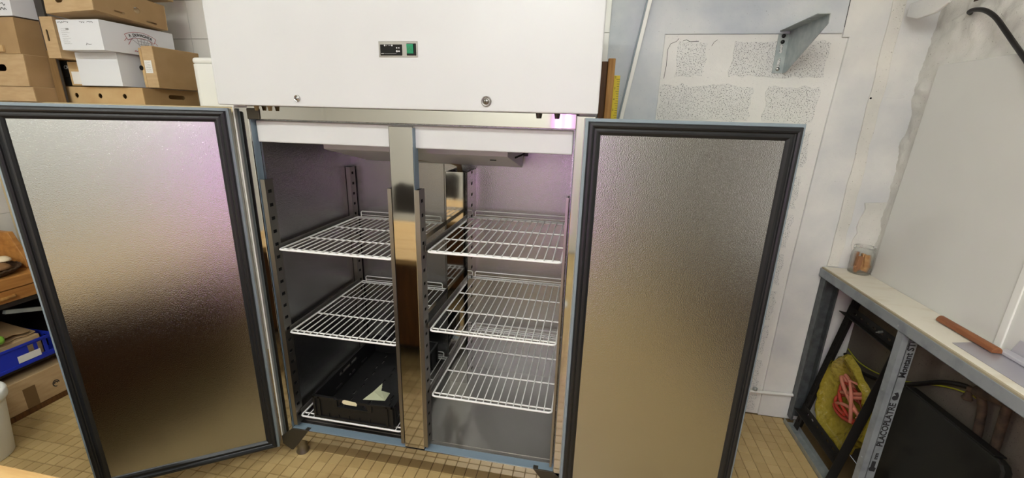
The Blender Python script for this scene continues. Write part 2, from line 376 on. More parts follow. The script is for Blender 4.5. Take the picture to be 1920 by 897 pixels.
# concrete blocks in the opening (jagged whitewashed faces standing just proud of the wide mortar)
def block(x0, z0, x1, z1, y=YB + .0045):
    P = []
    def seg(a, b, n, ax):
        for k in range(n):
            t = k / n; x = a[0] + (b[0] - a[0]) * t; z = a[1] + (b[1] - a[1]) * t; j = random.uniform(-.009, .009)
            P.append((x + (j if ax else 0), z + (0 if ax else j)))
    nx = max(4, int((x1 - x0) / .03)); nz = 6
    seg((x0, z0), (x1, z0), nx, 0); seg((x1, z0), (x1, z1), nz, 1); seg((x1, z1), (x0, z1), nx, 0); seg((x0, z1), (x0, z0), nz, 1)
    MB().prism(P, FXZ((0, y, 0)), -.02, .0012).build('concrete_block', 'block', wb)
zr = [(1.812, 1.965), (1.612, 1.772), (1.405, 1.57), (1.20, 1.365), (.995, 1.16), (.79, .955), (.585, .75), (.38, .545), (.175, .34)]
for r_, (z0, z1) in enumerate(zr):
    if r_ == 0: xs_ = [(1.70, 1.83), (1.945, 2.35)]
    elif r_ % 2: xs_ = [(1.645, 2.06), (2.125, 2.345)]
    else: xs_ = [(1.66, 1.83), (1.90, 2.35)]
    for a, b in xs_: block(a, z0, b, z1)
block(1.66, .02, 2.36, .12)
# cracks along the frame (dark, shaped)
crk = MB()
def crack(pts, wd): strokes(crk, [pts], wd, FXZ((0, YB - .0045, 0)), .0008)
cp = [(1.652, 1.80), (1.657, 1.86), (1.655, 1.93), (1.665, 1.955), (1.69, 1.965), (1.70, 1.978)]
crack(cp, .0018); crack([(1.72, 1.968), (1.735, 1.972), (1.75, 1.964), (1.79, 1.966)], .002); crack([(1.872, 1.972), (1.858, 1.962), (1.85, 1.945)], .0016)
for o in (crk.v,): crk.v = [(x, YB + .0098 + (y - YB), z) for x, y, z in crk.v]
crk.build('plaster_crack', 'black_hole', wb)
MB().box(2.3855, YB - .0035, 2.02, 2.3878, YB - .002, CEIL).build('board_joint', 'black_hole', wb)

# --- right wall: rubble stone above, white board, dirty concrete below the bench
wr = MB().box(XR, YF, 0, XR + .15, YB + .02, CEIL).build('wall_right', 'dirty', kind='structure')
ny, nz = 150, 140
from mathutils import noise
gv = []; gf = []
for i in range(ny + 1):
    for j in range(nz + 1):
        y = YB + .012 - 2.0 * i / ny; z = .905 + 1.845 * j / nz
        p = Vector((y * 5.5, z * 6.0, 3.1)); q = Vector((y * 19, z * 23, 1.0))
        h = .017 * noise.fractal(p, .8, 2.1, 6) + .009 * noise.turbulence(q, 3, False) - .004 - .007 * max(0, noise.noise(Vector((y * 9, z * 17, 6))) - .25)
        h = max(-.013, min(h, .021))
        gv.append((XR - .016 - h, y, z))
for i in range(ny):
    for j in range(nz): gf.append((i * (nz + 1) + j, (i + 1) * (nz + 1) + j, (i + 1) * (nz + 1) + j + 1, i * (nz + 1) + j + 1))
MB().add(gv, gf, True).build('rubble_face', 'stone', wr)
MB().prism([(-.755, .91), (1.2, .91), (1.2, 1.85), (-.70, 1.85), (-.72, 1.5), (-.735, 1.25)], FYZm((XR - .04, 0, 0)), -.04, 0).build('wall_board', 'panel_white', wr, bevel=.004)
MB().prism([(-.086, .917), (-.060, .917), (-.060, 1.85), (-.086, 1.85)], FYZm((XR - .04, 0, 0)), 0, .006).build('cover_strip', 'white_plastic', wr, bevel=.002)
fl = [(-.80, 2.05), (-.74, 2.03), (-.66, 2.035), (-.61, 2.06), (-.60, 2.075), (-.64, 2.09), (-.72, 2.10), (-.80, 2.10)]
MB().prism(fl, frame((XR - .055, 0, 0), (.1, -1, 0), (0, 0, 1)), 0, .014).build('plaster_flake', 'plaster', wr, bevel=.004)
MB().prism([(-.60, 2.06), (-.555, 2.062), (-.56, 2.10), (-.60, 2.11)], FYZm((XR - .047, 0, 0)), 0, .003).build('bare_hole', 'rust', wr)
# --- left, front walls, ceiling
wl = MB().box(XL - .12, YF, 0, XL - .006, YB + .02, CEIL).build('wall_left', 'grout', kind='structure')
for i in range(6):
    for j in range(14):
        z = .183 - .1 + .2 * j
        if z > CEIL - .08: break
        wall_tile_at(Matrix.Translation((XL - .0035, YB - .1 - .2 * i, z)) @ Matrix.Rotation(R(90), 4, 'Z'), wl)
MB().box(XL - .1, YF - .12, 0, XR + .15, YF, CEIL).build('wall_front', 'beige_wall', kind='structure')
MB().box(XL - .1, YF - .12, CEIL, XR + .15, YB + .2, CEIL + .1).build('ceiling', 'ceil', kind='structure')

# ceiling luminaires (around the area lamps above)
names_l = ['white ceiling tube light over the left of the room', 'white ceiling tube light over the bench side', 'white ceiling tube light at the far end behind the camera']
for (lx, ly, ll, pw), lb in zip(LAMPS, names_l):
    t = empty('ceiling_light', (lx, ly, CEIL - .08), lb, 'ceiling light', 'ceiling tube lights')
    MB().box(lx - ll / 2 - .03, ly - .09, CEIL - .06, lx + ll / 2 + .03, ly + .09, CEIL).build('housing', 'lamp_body', t, bevel=.006)
    for s in (-1, 1): MB().cyl((lx - ll / 2, ly + s * .045, CEIL - .072), (lx + ll / 2, ly + s * .045, CEIL - .072), .013, n=10).build('tube', 'tube', t)

# ================================================================== THE FREEZER
W = 1.34; H = 1.99; D = .725
fz = empty('upright_freezer', (W / 2, D / 2, 0), 'tall white two-door upright freezer with stainless frame, both doors swung open', 'freezer')
# outer shell
MB().box(0, .002, .12, .055, D, H).build('side_panel', 'white_paint', fz, bevel=.003)
MB().box(W - .055, .002, .12, W, D, H).build('side_panel', 'white_paint', fz, bevel=.003)
MB().box(.055, .69, .12, W - .055, D, H).build('back_panel', 'white_paint', fz)
MB().box(.055, .03, 1.585, W - .055, .69, H).build('top_housing', 'white_paint', fz)
MB().box(.055, .03, .12, W - .055, .69, .165).build('base_tray', 'steel_dull', fz)
fp = MB().box(.002, -.0675, 1.617, W + .004, .0, H).build('front_panel', 'white_paint', fz, bevel=.004)
# liner
MB().box(.055, .04, .165, .07, .69, 1.585).build('liner_side', 'alu_in', fz)
MB().box(W - .07, .04, .165, W - .055, .69, 1.585).build('liner_side', 'alu_in', fz)
lb_ = MB().box(.07, .66, .165, W - .07, .69, 1.585).build('liner_back', 'alu_in', fz)
MB().box(.591, .6585, .19, .5935, .66, 1.53).build('seam', 'dark_steel', lb_)
MB().box(.07, .058, .165, W - .07, .66, .186).build('liner_floor', 'steel_dull', fz)
MB().box(.07, .04, 1.545, W - .07, .66, 1.585).build('liner_ceiling', 'alu_in', fz)
# front frame
for x0, x1, xf in ((.0, .0605, .0605), (W - .0625, W, W - .0625)):
    j = MB().box(x0, -.001, .128, x1, .04, 1.612).build('jamb', 'steel', fz, bevel=.0025)
    s = 1 if x0 < .5 else -1
    MB().box(min(xf, xf + s * .001), .006, .185, max(xf, xf + s * .001), .038, 1.57).build('protective_film', 'film', j)
    if s > 0: MB().box(-.001, -.0022, .128, .0045, 0, 1.612).build('white_edge', 'white_plastic', j)
hd = MB().box(.06, -.001, 1.5695, W - .062, .03, 1.617).build('header', 'steel_h', fz, bevel=.0015)
MB().box(.06, -.006, 1.568, .112, .0, 1.608).build('corner_plate', 'dark_steel', hd, bevel=.006)
MB().box(.066, .026, 1.484, W - .07, .034, 1.564).build('air_baffle', 'white_paint', fz, bevel=.004, label='white strip below the stainless header')
mu = MB().box(.6196, 0, .1835, .7093, .05, 1.5595).build('mullion', 'steel', fz, bevel=.002)
MB().box(.7093, .004, .19, .7103, .046, 1.555).build('protective_film', 'film', mu)
MB().box(.6186, .004, .19, .6196, .046, 1.555).build('protective_film', 'film', mu)
br = MB().box(.10, -.001, .122, W - .03, .04, .1785).build('bottom_rail', 'steel_h', fz, bevel=.0015)
for x0, x1 in ((.0615, .619), (.711, W - .064)):
    MB().box(x0, .002, .1785, x1, .04, .1815).build('protective_film', 'film', br)
MB().box(.0615, .04, .165, W - .064, .058, .1835).build('sill', 'steel_dull', fz)
# bottom hinge gussets
for s, x in ((1, 0.0), (-1, W)):
    gp = MB().prism([(s * a, b) for a, b in ((0, .128), (.06, .180), (.148, .182), (.052, .058), (.044, .057), (.0, .085))], FXZ((x, 0, 0)), -.02, .0035).build('hinge_gusset', 'dark_steel', fz, bevel=.002)
for x in (.055, W - .055):
    for y in (.055, .66):
        ft = MB().lathe([(.028, 0), (.03, .006), (.024, .012), (.022, .06), (.026, .065), (.026, .125)], (x, y, 0), 20).build('foot', 'steel_dull', fz)
# controller
cb = MB().box(.636, -.0695, 1.777, .768, -.066, 1.824).build('controller_bezel', 'steel_dull', fz, bevel=.001)
dp = MB().box(.6415, -.0712, 1.7815, .7165, -.068, 1.8145).build('controller_display', 'black_gloss', cb, bevel=.002)
bt = MB()
for a, b, r in ((.699, 1.804, .0022), (.7065, 1.804, .0022), (.699, 1.794, .0032), (.7065, 1.794, .0026), (.658, 1.811, .0024), (.683, 1.811, .0024)): bt.cyl((a, -.0718, b), (a, -.0708, b), r, n=12)
for a, b in ((.6455, .654), (.662, .667), (.671, .678)): bt.box(a, -.0716, 1.8105 if a > .66 else 1.7865, b, -.0708, 1.8115 if a > .66 else 1.7885)
bt.box(.655, -.0716, 1.787, .697, -.0708, 1.7876)
bt.build('button_print', 'white_print', cb)
sw = MB().box(.7315, -.0712, 1.7815, .7635, -.068, 1.8175).build('power_switch', 'black_gloss', cb, bevel=.002)
MB().prism([(-.0712, 1.7865), (-.0745, 1.789), (-.0765, 1.8145), (-.0712, 1.8155)], frame((.7335, 0, 0), (0, 1, 0), (0, 0, 1)), 0, .022).build('green_rocker', 'green', cb, bevel=.001, label='green rocker of the power switch')
sm_ = MB()
strokes(sm_, [[(-.0065, .009), (-.0065, -.008)], [(-.001, .009), (.001, -.006)], [(.0045, .009), (.0055, -.008)], [(-.007, -.006), (-.001, .004), (.006, -.006)]], .0012, frame((.7445, -.0762, 1.801), (1, 0, 0), (0, .075, 1)), .0004)
sm_.build('switch_mark', 'leaf', cb)
for i, (x, z, r) in enumerate(((.324, 1.644, .0115), (.993, 1.648, .0165))):
    lk = MB().lathe([(r, 0), (r, .004), (r * .82, .006), (r * .8, .003), (r * .55, .003), (r * .5, .007), (0, .007)], (x, -.0675, z), 24, Matrix.Rotation(R(90), 4, 'X')).build('lock', 'chrome' if i == 0 else 'steel_dull', fz)
    MB().box(x - .0012, -.0755, z - .004, x + .0012, -.0743, z + .004).build('keyhole', 'black_hole', lk)
for x in (.118, .173, 1.155, 1.215):
    MB().cyl((x, -.02, 1.600), (x, -.02, 1.617), .006, .009, 10).build('hinge_pin', 'insul' if x < .5 else 'dark_steel', fz)
# evaporator cover (wedge-shaped drip tray), drain and rear duct
ev = MB().prism([(.20, 1.545), (.20, 1.452), (.215, 1.447), (.56, 1.372), (.59, 1.38), (.59, 1.545)], frame((.225, 0, 0), (0, 1, 0), (0, 0, 1)), 0, .79).build('evaporator_cover', 'white_paint', fz, bevel=.002)
MB().box(.92, .30, 1.4245, .945, .314, 1.43).build('vent_hole', 'black_hole', ev)
MB().tube([(1.06, .40, 1.49), (1.055, .40, 1.455), (1.04, .38, 1.445), (1.005, .36, 1.43)], .004, 8).box(1.045, .395, 1.44, 1.065, .41, 1.48).build('wire_clip', 'black_plastic', ev)
MB().tube([(.50, .45, 1.405), (.60, .50, 1.40), (.665, .54, 1.39), (.70, .57, 1.37), (.705, .575, 1.33), (.705, .575, 1.30)], .014, 10).build('drain_pipe', 'insul', fz)
du = MB()
for a in ((.655, .50, .186, .763, .502, 1.342), (.655, .50, .186, .657, .66, 1.342)): du.box(*a)
dz = [(.23 + k * .055) for k in range(21)]
def ladder(mb, x, y0, y1, z0, z1, side=1, th=.002, pitch=.055, hw_=.010, hh=.014):
    "a slotted strip in the yz plane: two rails with rungs, so every slot is a real hole"
    ym = (y0 + y1) / 2; mb.box(x, y0, z0, x + th, ym - hw_, z1).box(x, ym + hw_, z0, x + th, y1, z1)
    z = z0
    while z < z1 - .001:
        ze = min(z + pitch - hh, z1); mb.box(x, ym - hw_, z, x + th, ym + hw_, ze); z += pitch
ladder(du, .761, .50, .66, .186, 1.342, hw_=.012)
du.build('rear_duct', 'steel', fz)
MB().box(.659, .504, .19, .759, .658, 1.31).build('duct_shade_fill', 'black_hole', fz)  # black filler inside the duct, so its slots look shaded
# slotted shelf rails
def rail(x, y0, y1, z0, z1, s, lipw=.012, mat='steel_dull'):
    m = MB(); xx = x if s > 0 else x - .002
    ladder(m, xx, y0, y1, z0, z1)
    xa = x - s * lipw
    m.box(min(x, xa), y0, z0, max(x, xa), y0 + .002, z1)
    o = m.build('shelf_rail', mat, fz)
    MB().box(min(x - s * .003, xa), y0 + .003, z0 + .002, max(x - s * .003, xa), y1, z1 - .002).build('rail_shade_fill', 'black_hole', o)  # black filler painting the shade seen through the rail slots
rail(.088, .002, .046, .20, 1.341, 1, .017)
rail(.093, .600, .650, .20, 1.326, 1, .021)
rail(.6065, -.003, .05, .20, 1.337, -1, .0125)
rail(.7265, -.003, .05, .20, 1.337, 1, .0165)
rail(W - .0775, .002, .046, .20, 1.341, -1, .007)
rail(W - .0775, .600, .650, .20, 1.326, -1, .007)
# doors
def sweep_rect(mb, fr, a0, b0, a1, b1, prof):
    "sweep a profile (inset from the edge, height) around a rectangle with mitred corners"
    n = len(prof); V = []
    for (ca, cb, da, db) in ((a0, b0, 1, 1), (a1, b0, -1, 1), (a1, b1, -1, -1), (a0, b1, 1, -1)):
        for i, h in prof: V.append(fr @ Vector((ca + da * i, cb + db * i, h)))
    F = []
    for c in range(4):
        d = (c + 1) % 4
        for k in range(n - 1): F.append((c * n + k, d * n + k, d * n + k + 1, c * n + k + 1))
    mb.add(V, F)
def door(hx, hy, ang, wd, label, flip):
    z0, z1 = .0873, 1.6055; h = z1 - z0
    ex = Vector((math.cos(R(ang)), math.sin(R(ang)), 0)); ez = Vector((0, 0, 1))
    fr = frame((hx, hy, z0), ex, ez)            # third axis = ex x ez
    nrm = ex.cross(ez); to = CP - Vector((hx, hy, z0))
    sg = 1 if nrm.dot(to) > 0 else -1
    if sg < 0: fr = fr @ Matrix.Diagonal((1, 1, -1, 1))
    d = MB().fbox(fr, 0, 0, -.060, wd, h, -.004).build('door', 'white_paint', fz, bevel=.004, label=label)
    b = MB(); sweep_rect(b, fr, 0, 0, wd, h, [(0, -.012), (0, 0), (.0015, .0015), (.012, .0015), (.014, -.004)]); b.build('edge_trim', 'grey_edge', d)
    gk = MB()
    sweep_rect(gk, fr, 0, 0, wd, h, [(.010, -.003), (.0095, .004), (.011, .012), (.014, .0165), (.021, .0175), (.026, .015), (.0275, .0095), (.030, .0075), (.036, .0085), (.041, .008), (.047, .003), (.051, -.002)])
    gk.build('gasket', 'black_gasket', d)
    p = MB().fbox(fr, .046, .046, -.006, wd - .046, h - .046, -.001).build('inner_panel', 'alu', d, bevel=.001, label='dimpled aluminium inner skin of the door')
    # recessed pull on the outside
    MB().fbox(fr, wd - .05, h * .45, -.085, wd - .03, h * .65, -.058).build('pull_handle', 'steel', d, bevel=.004)
    return d, fr
door(.003, -.026, 214.0, .6566, 'left door, folded outwards to the cardboard boxes', 1)
door(1.308, -.07, 5.0, .645, 'right door, folded flat beside the block wall', -1)

# shelf runners (angle strips along the sides under each shelf)
def runner(x, z, s):
    m = MB().box(min(x, x - s * .014), .03, z - .006, max(x, x - s * .014), .645 if s and (x < .2 or x > 1.1) else .62, z - .004)
    m.box(min(x - s * .014, x - s * .016), .03, z - .006, max(x - s * .014, x - s * .016), .62, z + .016)
    m.build('shelf_runner', 'steel_dull', fz)
SHL = [1.056, .680, .252]; SHR = [1.100, .768, .462]
for z in SHL: runner(.108, z, 1); runner(.600, z, -1)
for z in SHR: runner(.748, z, 1); runner(1.258, z, -1)

# wire shelves: frame loop, cross bars, one object for every long wire
def shelf_parts(wd, dp=.615):
    r = .0042
    fp_ = MB()
    c = .012; loop = [(c, 0, 0), (wd - c, 0, 0), (wd - c * .3, c * .3, 0), (wd, c, 0), (wd, dp, 0), (0, dp, 0), (0, c, 0), (c * .3, c * .3, 0)]
    fp_.tube(loop, r, 8, closed=True)
    fp_.tube([(.02, dp, 0), (.02, dp, .026), (.026, dp, .032), (wd - .026, dp, .032), (wd - .02, dp, .026), (wd - .02, dp, 0)], .0028, 8)
    fp_.tube([(.02, dp, .012), (wd - .02, dp, .012)], .0018, 6)
    bars = [MB().tube([(0, y, -.004), (wd, y, -.004)], .0033, 8) for y in (.028, .2, .40, dp - .012)]
    n = 15; wires = MB().tube([(0, .0, .001), (0, dp, .001)], .0025, 6)
    return fp_, bars, wires, [wd * (k + 1) / (n + 1) for k in range(n)]
sl = {}
def wire_shelf(x, z, wd, label):
    t = empty('wire_shelf', (x + wd / 2, .31, z), label, 'shelf', 'white wire shelves in the freezer')
    base = Matrix.Translation((x, .006, z + .0005))
    if wd not in sl:
        f_, bars, wr_, xs_ = shelf_parts(wd)
        def mk(mb, nm, m):
            o = mb.build(nm, 'wire', t); lc = o.matrix_basis.copy(); loc = WM[o].copy(); place(o, m @ loc, t); return o, loc
        fo = mk(f_, 'shelf_frame', base); bo = [mk(b, 'cross_bar', base) for b in bars]; wo = mk(wr_, 'wire', base @ Matrix.Translation((xs_[0], 0, 0)))
        for xx in xs_[1:]: inst(wo[0], base @ Matrix.Translation((xx, 0, 0)) @ wo[1], t)
        sl[wd] = (fo, bo, wo, xs_)
    else:
        fo, bo, wo, xs_ = sl[wd]
        inst(fo[0], base @ fo[1], t)
        for b in bo: inst(b[0], base @ b[1], t)
        for xx in xs_: inst(wo[0], base @ Matrix.Translation((xx, 0, 0)) @ wo[1], t)
for z, lb in zip(SHL, ('empty white wire shelf, highest in the left half of the freezer', 'white wire shelf directly above the black crate', 'white wire shelf lying underneath the black crate')): wire_shelf(.110, z, .494, lb)
for z, lb in zip(SHR, ('white wire shelf highest in the right half, lit pinkish', 'white wire shelf in the middle of the right half of the freezer', 'white wire shelf lowest in the right half, above the bare floor')): wire_shelf(.750, z, .506, lb)

# black folding crate with a paper scrap on its rim
cx0, cx1, cy0, cy1, cz0, cz1 = .18, .566, .012, .575, .2585, .372
cr = empty('plastic_crate', ((cx0 + cx1) / 2, (cy0 + cy1) / 2, cz0), 'shallow black folding plastic crate on the bottom left shelf', 'crate')
sl_ = []
for i in range(3):
    for k in range(9): sl_.append(stadv(.06 + k * .055, .092 + k * .055, .09 + i * .1 + (k % 2) * .012, .004, 4))
me = curve_mesh([rect(0, 0, cx1 - cx0, cy1 - cy0)] + sl_, .004)
MB().mesh(me, Matrix.Translation((cx0, cy0, cz0 + .008))).build('crate_floor', 'black_plastic', cr)
wdt = cx1 - cx0; ht = cz1 - cz0
hh = [stad(.13, wdt - .13, ht - .028, .009)]
notch = [(0, 0), (wdt, 0), (wdt, ht), (wdt - .10, ht), (wdt - .115, ht - .006), (.115, ht - .006), (.10, ht), (0, ht)]
for y, th in ((cy0, 0), (cy1 - .006, 0)):
    fr = FXZ((cx0, y + .003, cz0)); f_ = MB().mesh(curve_mesh([notch] + hh, .006), fr)
    fr2 = FXZ((cx0, y, cz0))
    s = 1 if y < .1 else -1; 
    o = f_.build('end_wall', 'black_plastic', cr)
    rb = MB(); ys = (y - .006, y) if s > 0 else (y + .006, y + .012)
    for x in (.0, .024, wdt - .034, wdt - .010): rb.box(cx0 + x, ys[0], cz0 + .004, cx0 + x + .010, ys[1], cz1)
    rb.box(cx0, ys[0], cz0, cx1, ys[1], cz0 + .010); rb.box(cx0, ys[0], cz1 - .012, cx0 + .105, ys[1], cz1); rb.box(cx1 - .105, ys[0], cz1 - .012, cx1, ys[1], cz1)
    rb.box(cx0 + .12, ys[0], cz1 - .046, cx1 - .12, ys[1], cz1 - .040); rb.box(cx0 + .10, ys[0], cz1 - .046, cx0 + .12, ys[1], cz1 - .006); rb.box(cx1 - .12, ys[0], cz1 - .046, cx1 - .10, ys[1], cz1 - .006)
    for x in (.07, .12, .17, .22, .27): rb.box(cx0 + x, ys[0] + .001, cz0 + .012, cx0 + x + .004, ys[1], cz0 + .028)
    rb.build('rib', 'black_plastic', o, bevel=.001)
for x in (cx0, cx1 - .006):
    fr = FYZ((x + .003, cy0, cz0)); L_ = cy1 - cy0
    o = MB().mesh(curve_mesh([[(0, 0), (L_, 0), (L_, ht), (0, ht)], stad(.2, L_ - .2, ht - .028, .009)] + [stad(.04 + k * .12, .10 + k * .12, .03, .006) for k in range(4)], .006), fr).build('side_wall', 'black_plastic', cr)
    rb = MB(); xs_ = (x - .005, x) if x < .3 else (x + .006, x + .011)
    for k in range(8): rb.box(xs_[0], cy0 + .01 + k * .075, cz0, xs_[1], cy0 + .018 + k * .075, cz1)
    rb.box(xs_[0], cy0, cz1 - .010, xs_[1], cy1, cz1); rb.build('rib', 'black_plastic', o, bevel=.001)
rim_y = cy0 - .007
MB().prism([(.328, .362), (.332, .372), (.340, .3755), (.394, .370), (.400, .362), (.397, .352), (.345, .3525), (.333, .355)], FXZ((0, rim_y, 0)), 0, .0015).build('paper_scrap', 'cream_paper', label='torn cream paper strip stuck on the crate rim', cat='paper')
MB().add([(.415, .03, .372), (.51, .05, .366), (.505, .11, .362), (.468, .10, .376), (.46, .13, .395), (.44, .08, .382)], [(0, 1, 2, 3, 5), (3, 4, 5)]).build('paper_scrap', 'green_paper', label='pale green crumpled paper scrap inside the black crate', cat='paper')
bpy.data.objects['paper_scrap.001'].modifiers.new('thick', 'SOLIDIFY').thickness = .001

# ================================================================== LEFT: SHELF WITH CARTONS
rk = empty('storage_rack', (-1.15, .6, 0), 'tall wooden storage rack behind the left freezer door', 'rack')
MB().box(-1.97, .33, 1.588, -.24, .835, 1.611).build('shelf_board', 'shelf_wood', rk)
MB().box(-1.398, .396, 0, -1.352, .399, 1.86).build('upright_edge', 'board_wood', rk)
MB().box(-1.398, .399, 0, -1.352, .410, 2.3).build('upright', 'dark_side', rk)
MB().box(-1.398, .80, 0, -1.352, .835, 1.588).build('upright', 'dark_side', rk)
for x in (-1.972, -.285):
    for y in (.40, .80): MB().box(x, y, 0, x + .045, y + .035, 1.588).build('upright', 'shelf_wood', rk)
def carton(name, x0, y0, z0, x1, y1, z1, mat, label, holes_f=(), holes_s=(), taper=0, th=.004, lid=True, cat='box', tilt=None, bevel=.001, mat_s=None):
    "a carton with separate board walls; holes are cut in the front and right-hand walls"
    t = empty(name, ((x0 + x1) / 2, (y0 + y1) / 2, z0), label, cat, None)
    h = z1 - z0; T = lambda m: (tilt @ m) if tilt else m
    trap = [(taper, 0), (x1 - x0 - taper, 0), (x1 - x0, h), (0, h)]
    m_s = mat_s or mat
    MB().mesh(curve_mesh([trap] + list(holes_f), th), T(FXZ((x0, y0 + th / 2, z0)))).build('front_wall', mat, t)
    MB().mesh(curve_mesh([trap], th), T(FXZ((x0, y1 - th / 2, z0)))).build('back_wall', mat, t)
    dpt = y1 - y0 - 2 * th
    l = math.hypot(h, taper)
    MB().mesh(curve_mesh([rect(0, 0, dpt, l)] + list(holes_s), th), T(frame((x1 - taper - th / 2, y0 + th, z0), (0, 1, 0), (taper, 0, h)))).build('side_wall', m_s, t)
    MB().mesh(curve_mesh([rect(0, 0, dpt, l)], th), T(frame((x0 + taper + th / 2, y0 + th, z0), (0, 1, 0), (-taper, 0, h)))).build('side_wall', m_s, t)
    q = MB().box(x0 + th + taper, y0 + th, z0, x1 - th - taper, y1 - th, z0 + th)
    if tilt: q.v = [tuple(tilt @ Vector(p)) for p in q.v]
    q.build('bottom', mat, t)
    if lid:
        q = MB().box(x0 + .0005, y0 + .0005, z1 - .0002, x1 - .0005, y1 - .0005, z1 + th * .6)
        if tilt: q.v = [tuple(tilt @ Vector(p)) for p in q.v]
        q.build('lid', mat, t)
    return t
# long tray at the bottom
tr = carton('fruit_tray', -1.396, .43, 1.612, -.905, .745, 1.692, 'card_o', 'flat brown tray carton with three round holes under the white boxes',
            holes_f=[disc(.075, .037, .0125), disc(.224, .037, .0125), disc(.376, .037, .0125)], holes_s=[stad(.13, .225, .042, .011)], mat_s='card_d', lid=False)
# white cartons
lw = carton('white_carton', -1.236, .405, 1.697, -.985, .72, 1.850, 'white_card', 'plain white carton under the printed white carton')
uw = carton('white_carton', -1.203, .335, 1.8535, -.958, .70, 1.9835, 'white_card', 'white carton with red ribbon logo and handwriting on its end')
fr = FYZ((-.9575, .335, 1.8535))
tx = MB()
word = 'F. DUVACHER'; n = len(word)
arc_c = (.185, -.055); arc_r = .148
adv = {'.': .45, ' ': .4, 'F': .85}
pos = []; acc = 0
for ch in word: wch = adv.get(ch, 1.0); pos.append(acc + wch / 2); acc += wch
for ch, p in zip(word, pos):
    if ch == ' ': continue
    a = R(113 - 46 * p / acc)
    mm = text_mesh(ch, .0185, .0004, bold=.0003)
    tx.mesh(mm, fr @ Matrix.Translation((arc_c[0] + arc_r * math.cos(a), arc_c[1] + arc_r * math.sin(a), .0008)) @ Matrix.Rotation(a - math.pi / 2, 4, 'Z'))
tx.build('logo_lettering', 'ink', uw)
rd = MB()
def arc(r, a0, a1, n=18): return [(arc_c[0] + r * math.cos(R(a0 + (a1 - a0) * k / n)), arc_c[1] + r * math.sin(R(a0 + (a1 - a0) * k / n))) for k in range(n + 1)]
A0, A1 = 119, 61
lines = [arc(arc_r + .014, A0, A1), arc(arc_r - .013, A0, A1)]
pa = lambda r, a: (arc_c[0] + r * math.cos(R(a)), arc_c[1] + r * math.sin(R(a)))
lines += [[pa(arc_r + .014, A0), pa(arc_r - .013, A0)], [pa(arc_r + .014, A1), pa(arc_r - .013, A1)]]
lines += [[pa(arc_r - .013, A0), pa(arc_r - .013, A0 - 9), pa(arc_r - .03, A0 + 6)], [pa(arc_r - .004, A0 + 1), pa(arc_r - .008, A0 + 8)]]
lines += [[pa(arc_r - .013, A1), pa(arc_r - .013, A1 + 9), pa(arc_r - .03, A1 - 6)], [pa(arc_r - .004, A1 - 1), pa(arc_r - .008, A1 - 8)]]
rd_l = [[(.142 + k * .006, .014 + (.004 if k % 2 else 0)) for k in range(9)]]
strokes(rd, lines, .0017, fr); strokes(rd, rd_l, .003, fr); rd.build('logo_ribbon', 'red_ink', uw)
cow = MB()
ol = [(.142, .075), (.150, .081), (.175, .078), (.205, .076), (.232, .076), (.236, .062), (.233, .045), (.215, .036), (.190, .034), (.184, .014), (.180, .014), (.178, .034), (.168, .050), (.155, .060), (.143, .066), (.142, .075)]
strokes(cow, [ol, [(.165, .079), (.17, .053)], [(.185, .078), (.183, .034)], [(.2, .077), (.203, .036)], [(.218, .076), (.218, .036)], [(.165, .066), (.236, .062)], [(.17, .052), (.234, .050)], [(.192, .066), (.197, .05)], [(.21, .064), (.209, .05)]], .0014, fr)
cow.build('logo_drawing', 'grey_ink', uw)
hw_ = MB(); ff = FXZ((-1.203, .3348, 1.8535)); random.seed(3)
def scribble(mb, a, b, l, h, n, fr, wd=.0016):
    strokes(mb, [[(a + l * k / n, b + h * random.uniform(-.5, .5)) for k in range(n + 1)]], wd, fr)
scribble(hw_, .006, .122, .065, .009, 16, ff); scribble(hw_, .135, .121, .03, .007, 9, ff); scribble(hw_, .178, .120, .033, .008, 10, ff); scribble(hw_, .145, .026, .032, .010, 9, ff)
hw_.build('handwriting', 'ink', uw)
pl = MB()
for k in range(9): scribble(pl, .018, .092 - .008 * k, .03 + .025 * ((k * 7) % 3) / 3, .002, 12, ff, .0009)
pl.box(-1.203 + .048, .3335, 1.8535 + .088, -1.203 + .064, .3345, 1.8535 + .095); pl.build('printed_label', 'grey_ink', uw)
# tall brown carton standing on edge, with a gap and a paper label
lt = empty('brown_carton', (-.89, .6, 1.6955), 'brown carton standing on edge with a white label, beside the printed carton', 'box')
MB().box(-.935, .475, 1.6955, -.9195, .73, 1.884).build('tray_half', 'card_o', lt, bevel=.002)
MB().box(-.9185, .482, 1.6975, -.913, .725, 1.88).build('gap', 'black_hole', lt)
MB().box(-.912, .47, 1.6955, -.847, .735, 1.892).build('lid_half', 'card', lt, bevel=.002)
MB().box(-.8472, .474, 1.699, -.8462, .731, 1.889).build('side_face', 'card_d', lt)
lp = MB().box(-.906, .4688, 1.765, -.864, .4702, 1.825).build('paper_label', 'paper', lt)
pl = MB()
for k in range(6): scribble(pl, .005, .01 + .008 * k, .03, .003, 9, FXZ((-.906, .4686, 1.765)), .0009)
pl.build('label_print', 'grey_ink', lt)
MB().cyl((-.936, .474, 1.79), (-.936, .4765, 1.79), .012).build('round_hole', 'black_hole', lt)
# carton end with hand slot hanging over
ho = carton('brown_carton', -1.312, .345, 1.8185, -1.236, .70, 2.000, 'card', 'narrow brown carton with upright hand slot left of the white cartons', holes_f=[stadv(.075, .128, .026, .0065)])
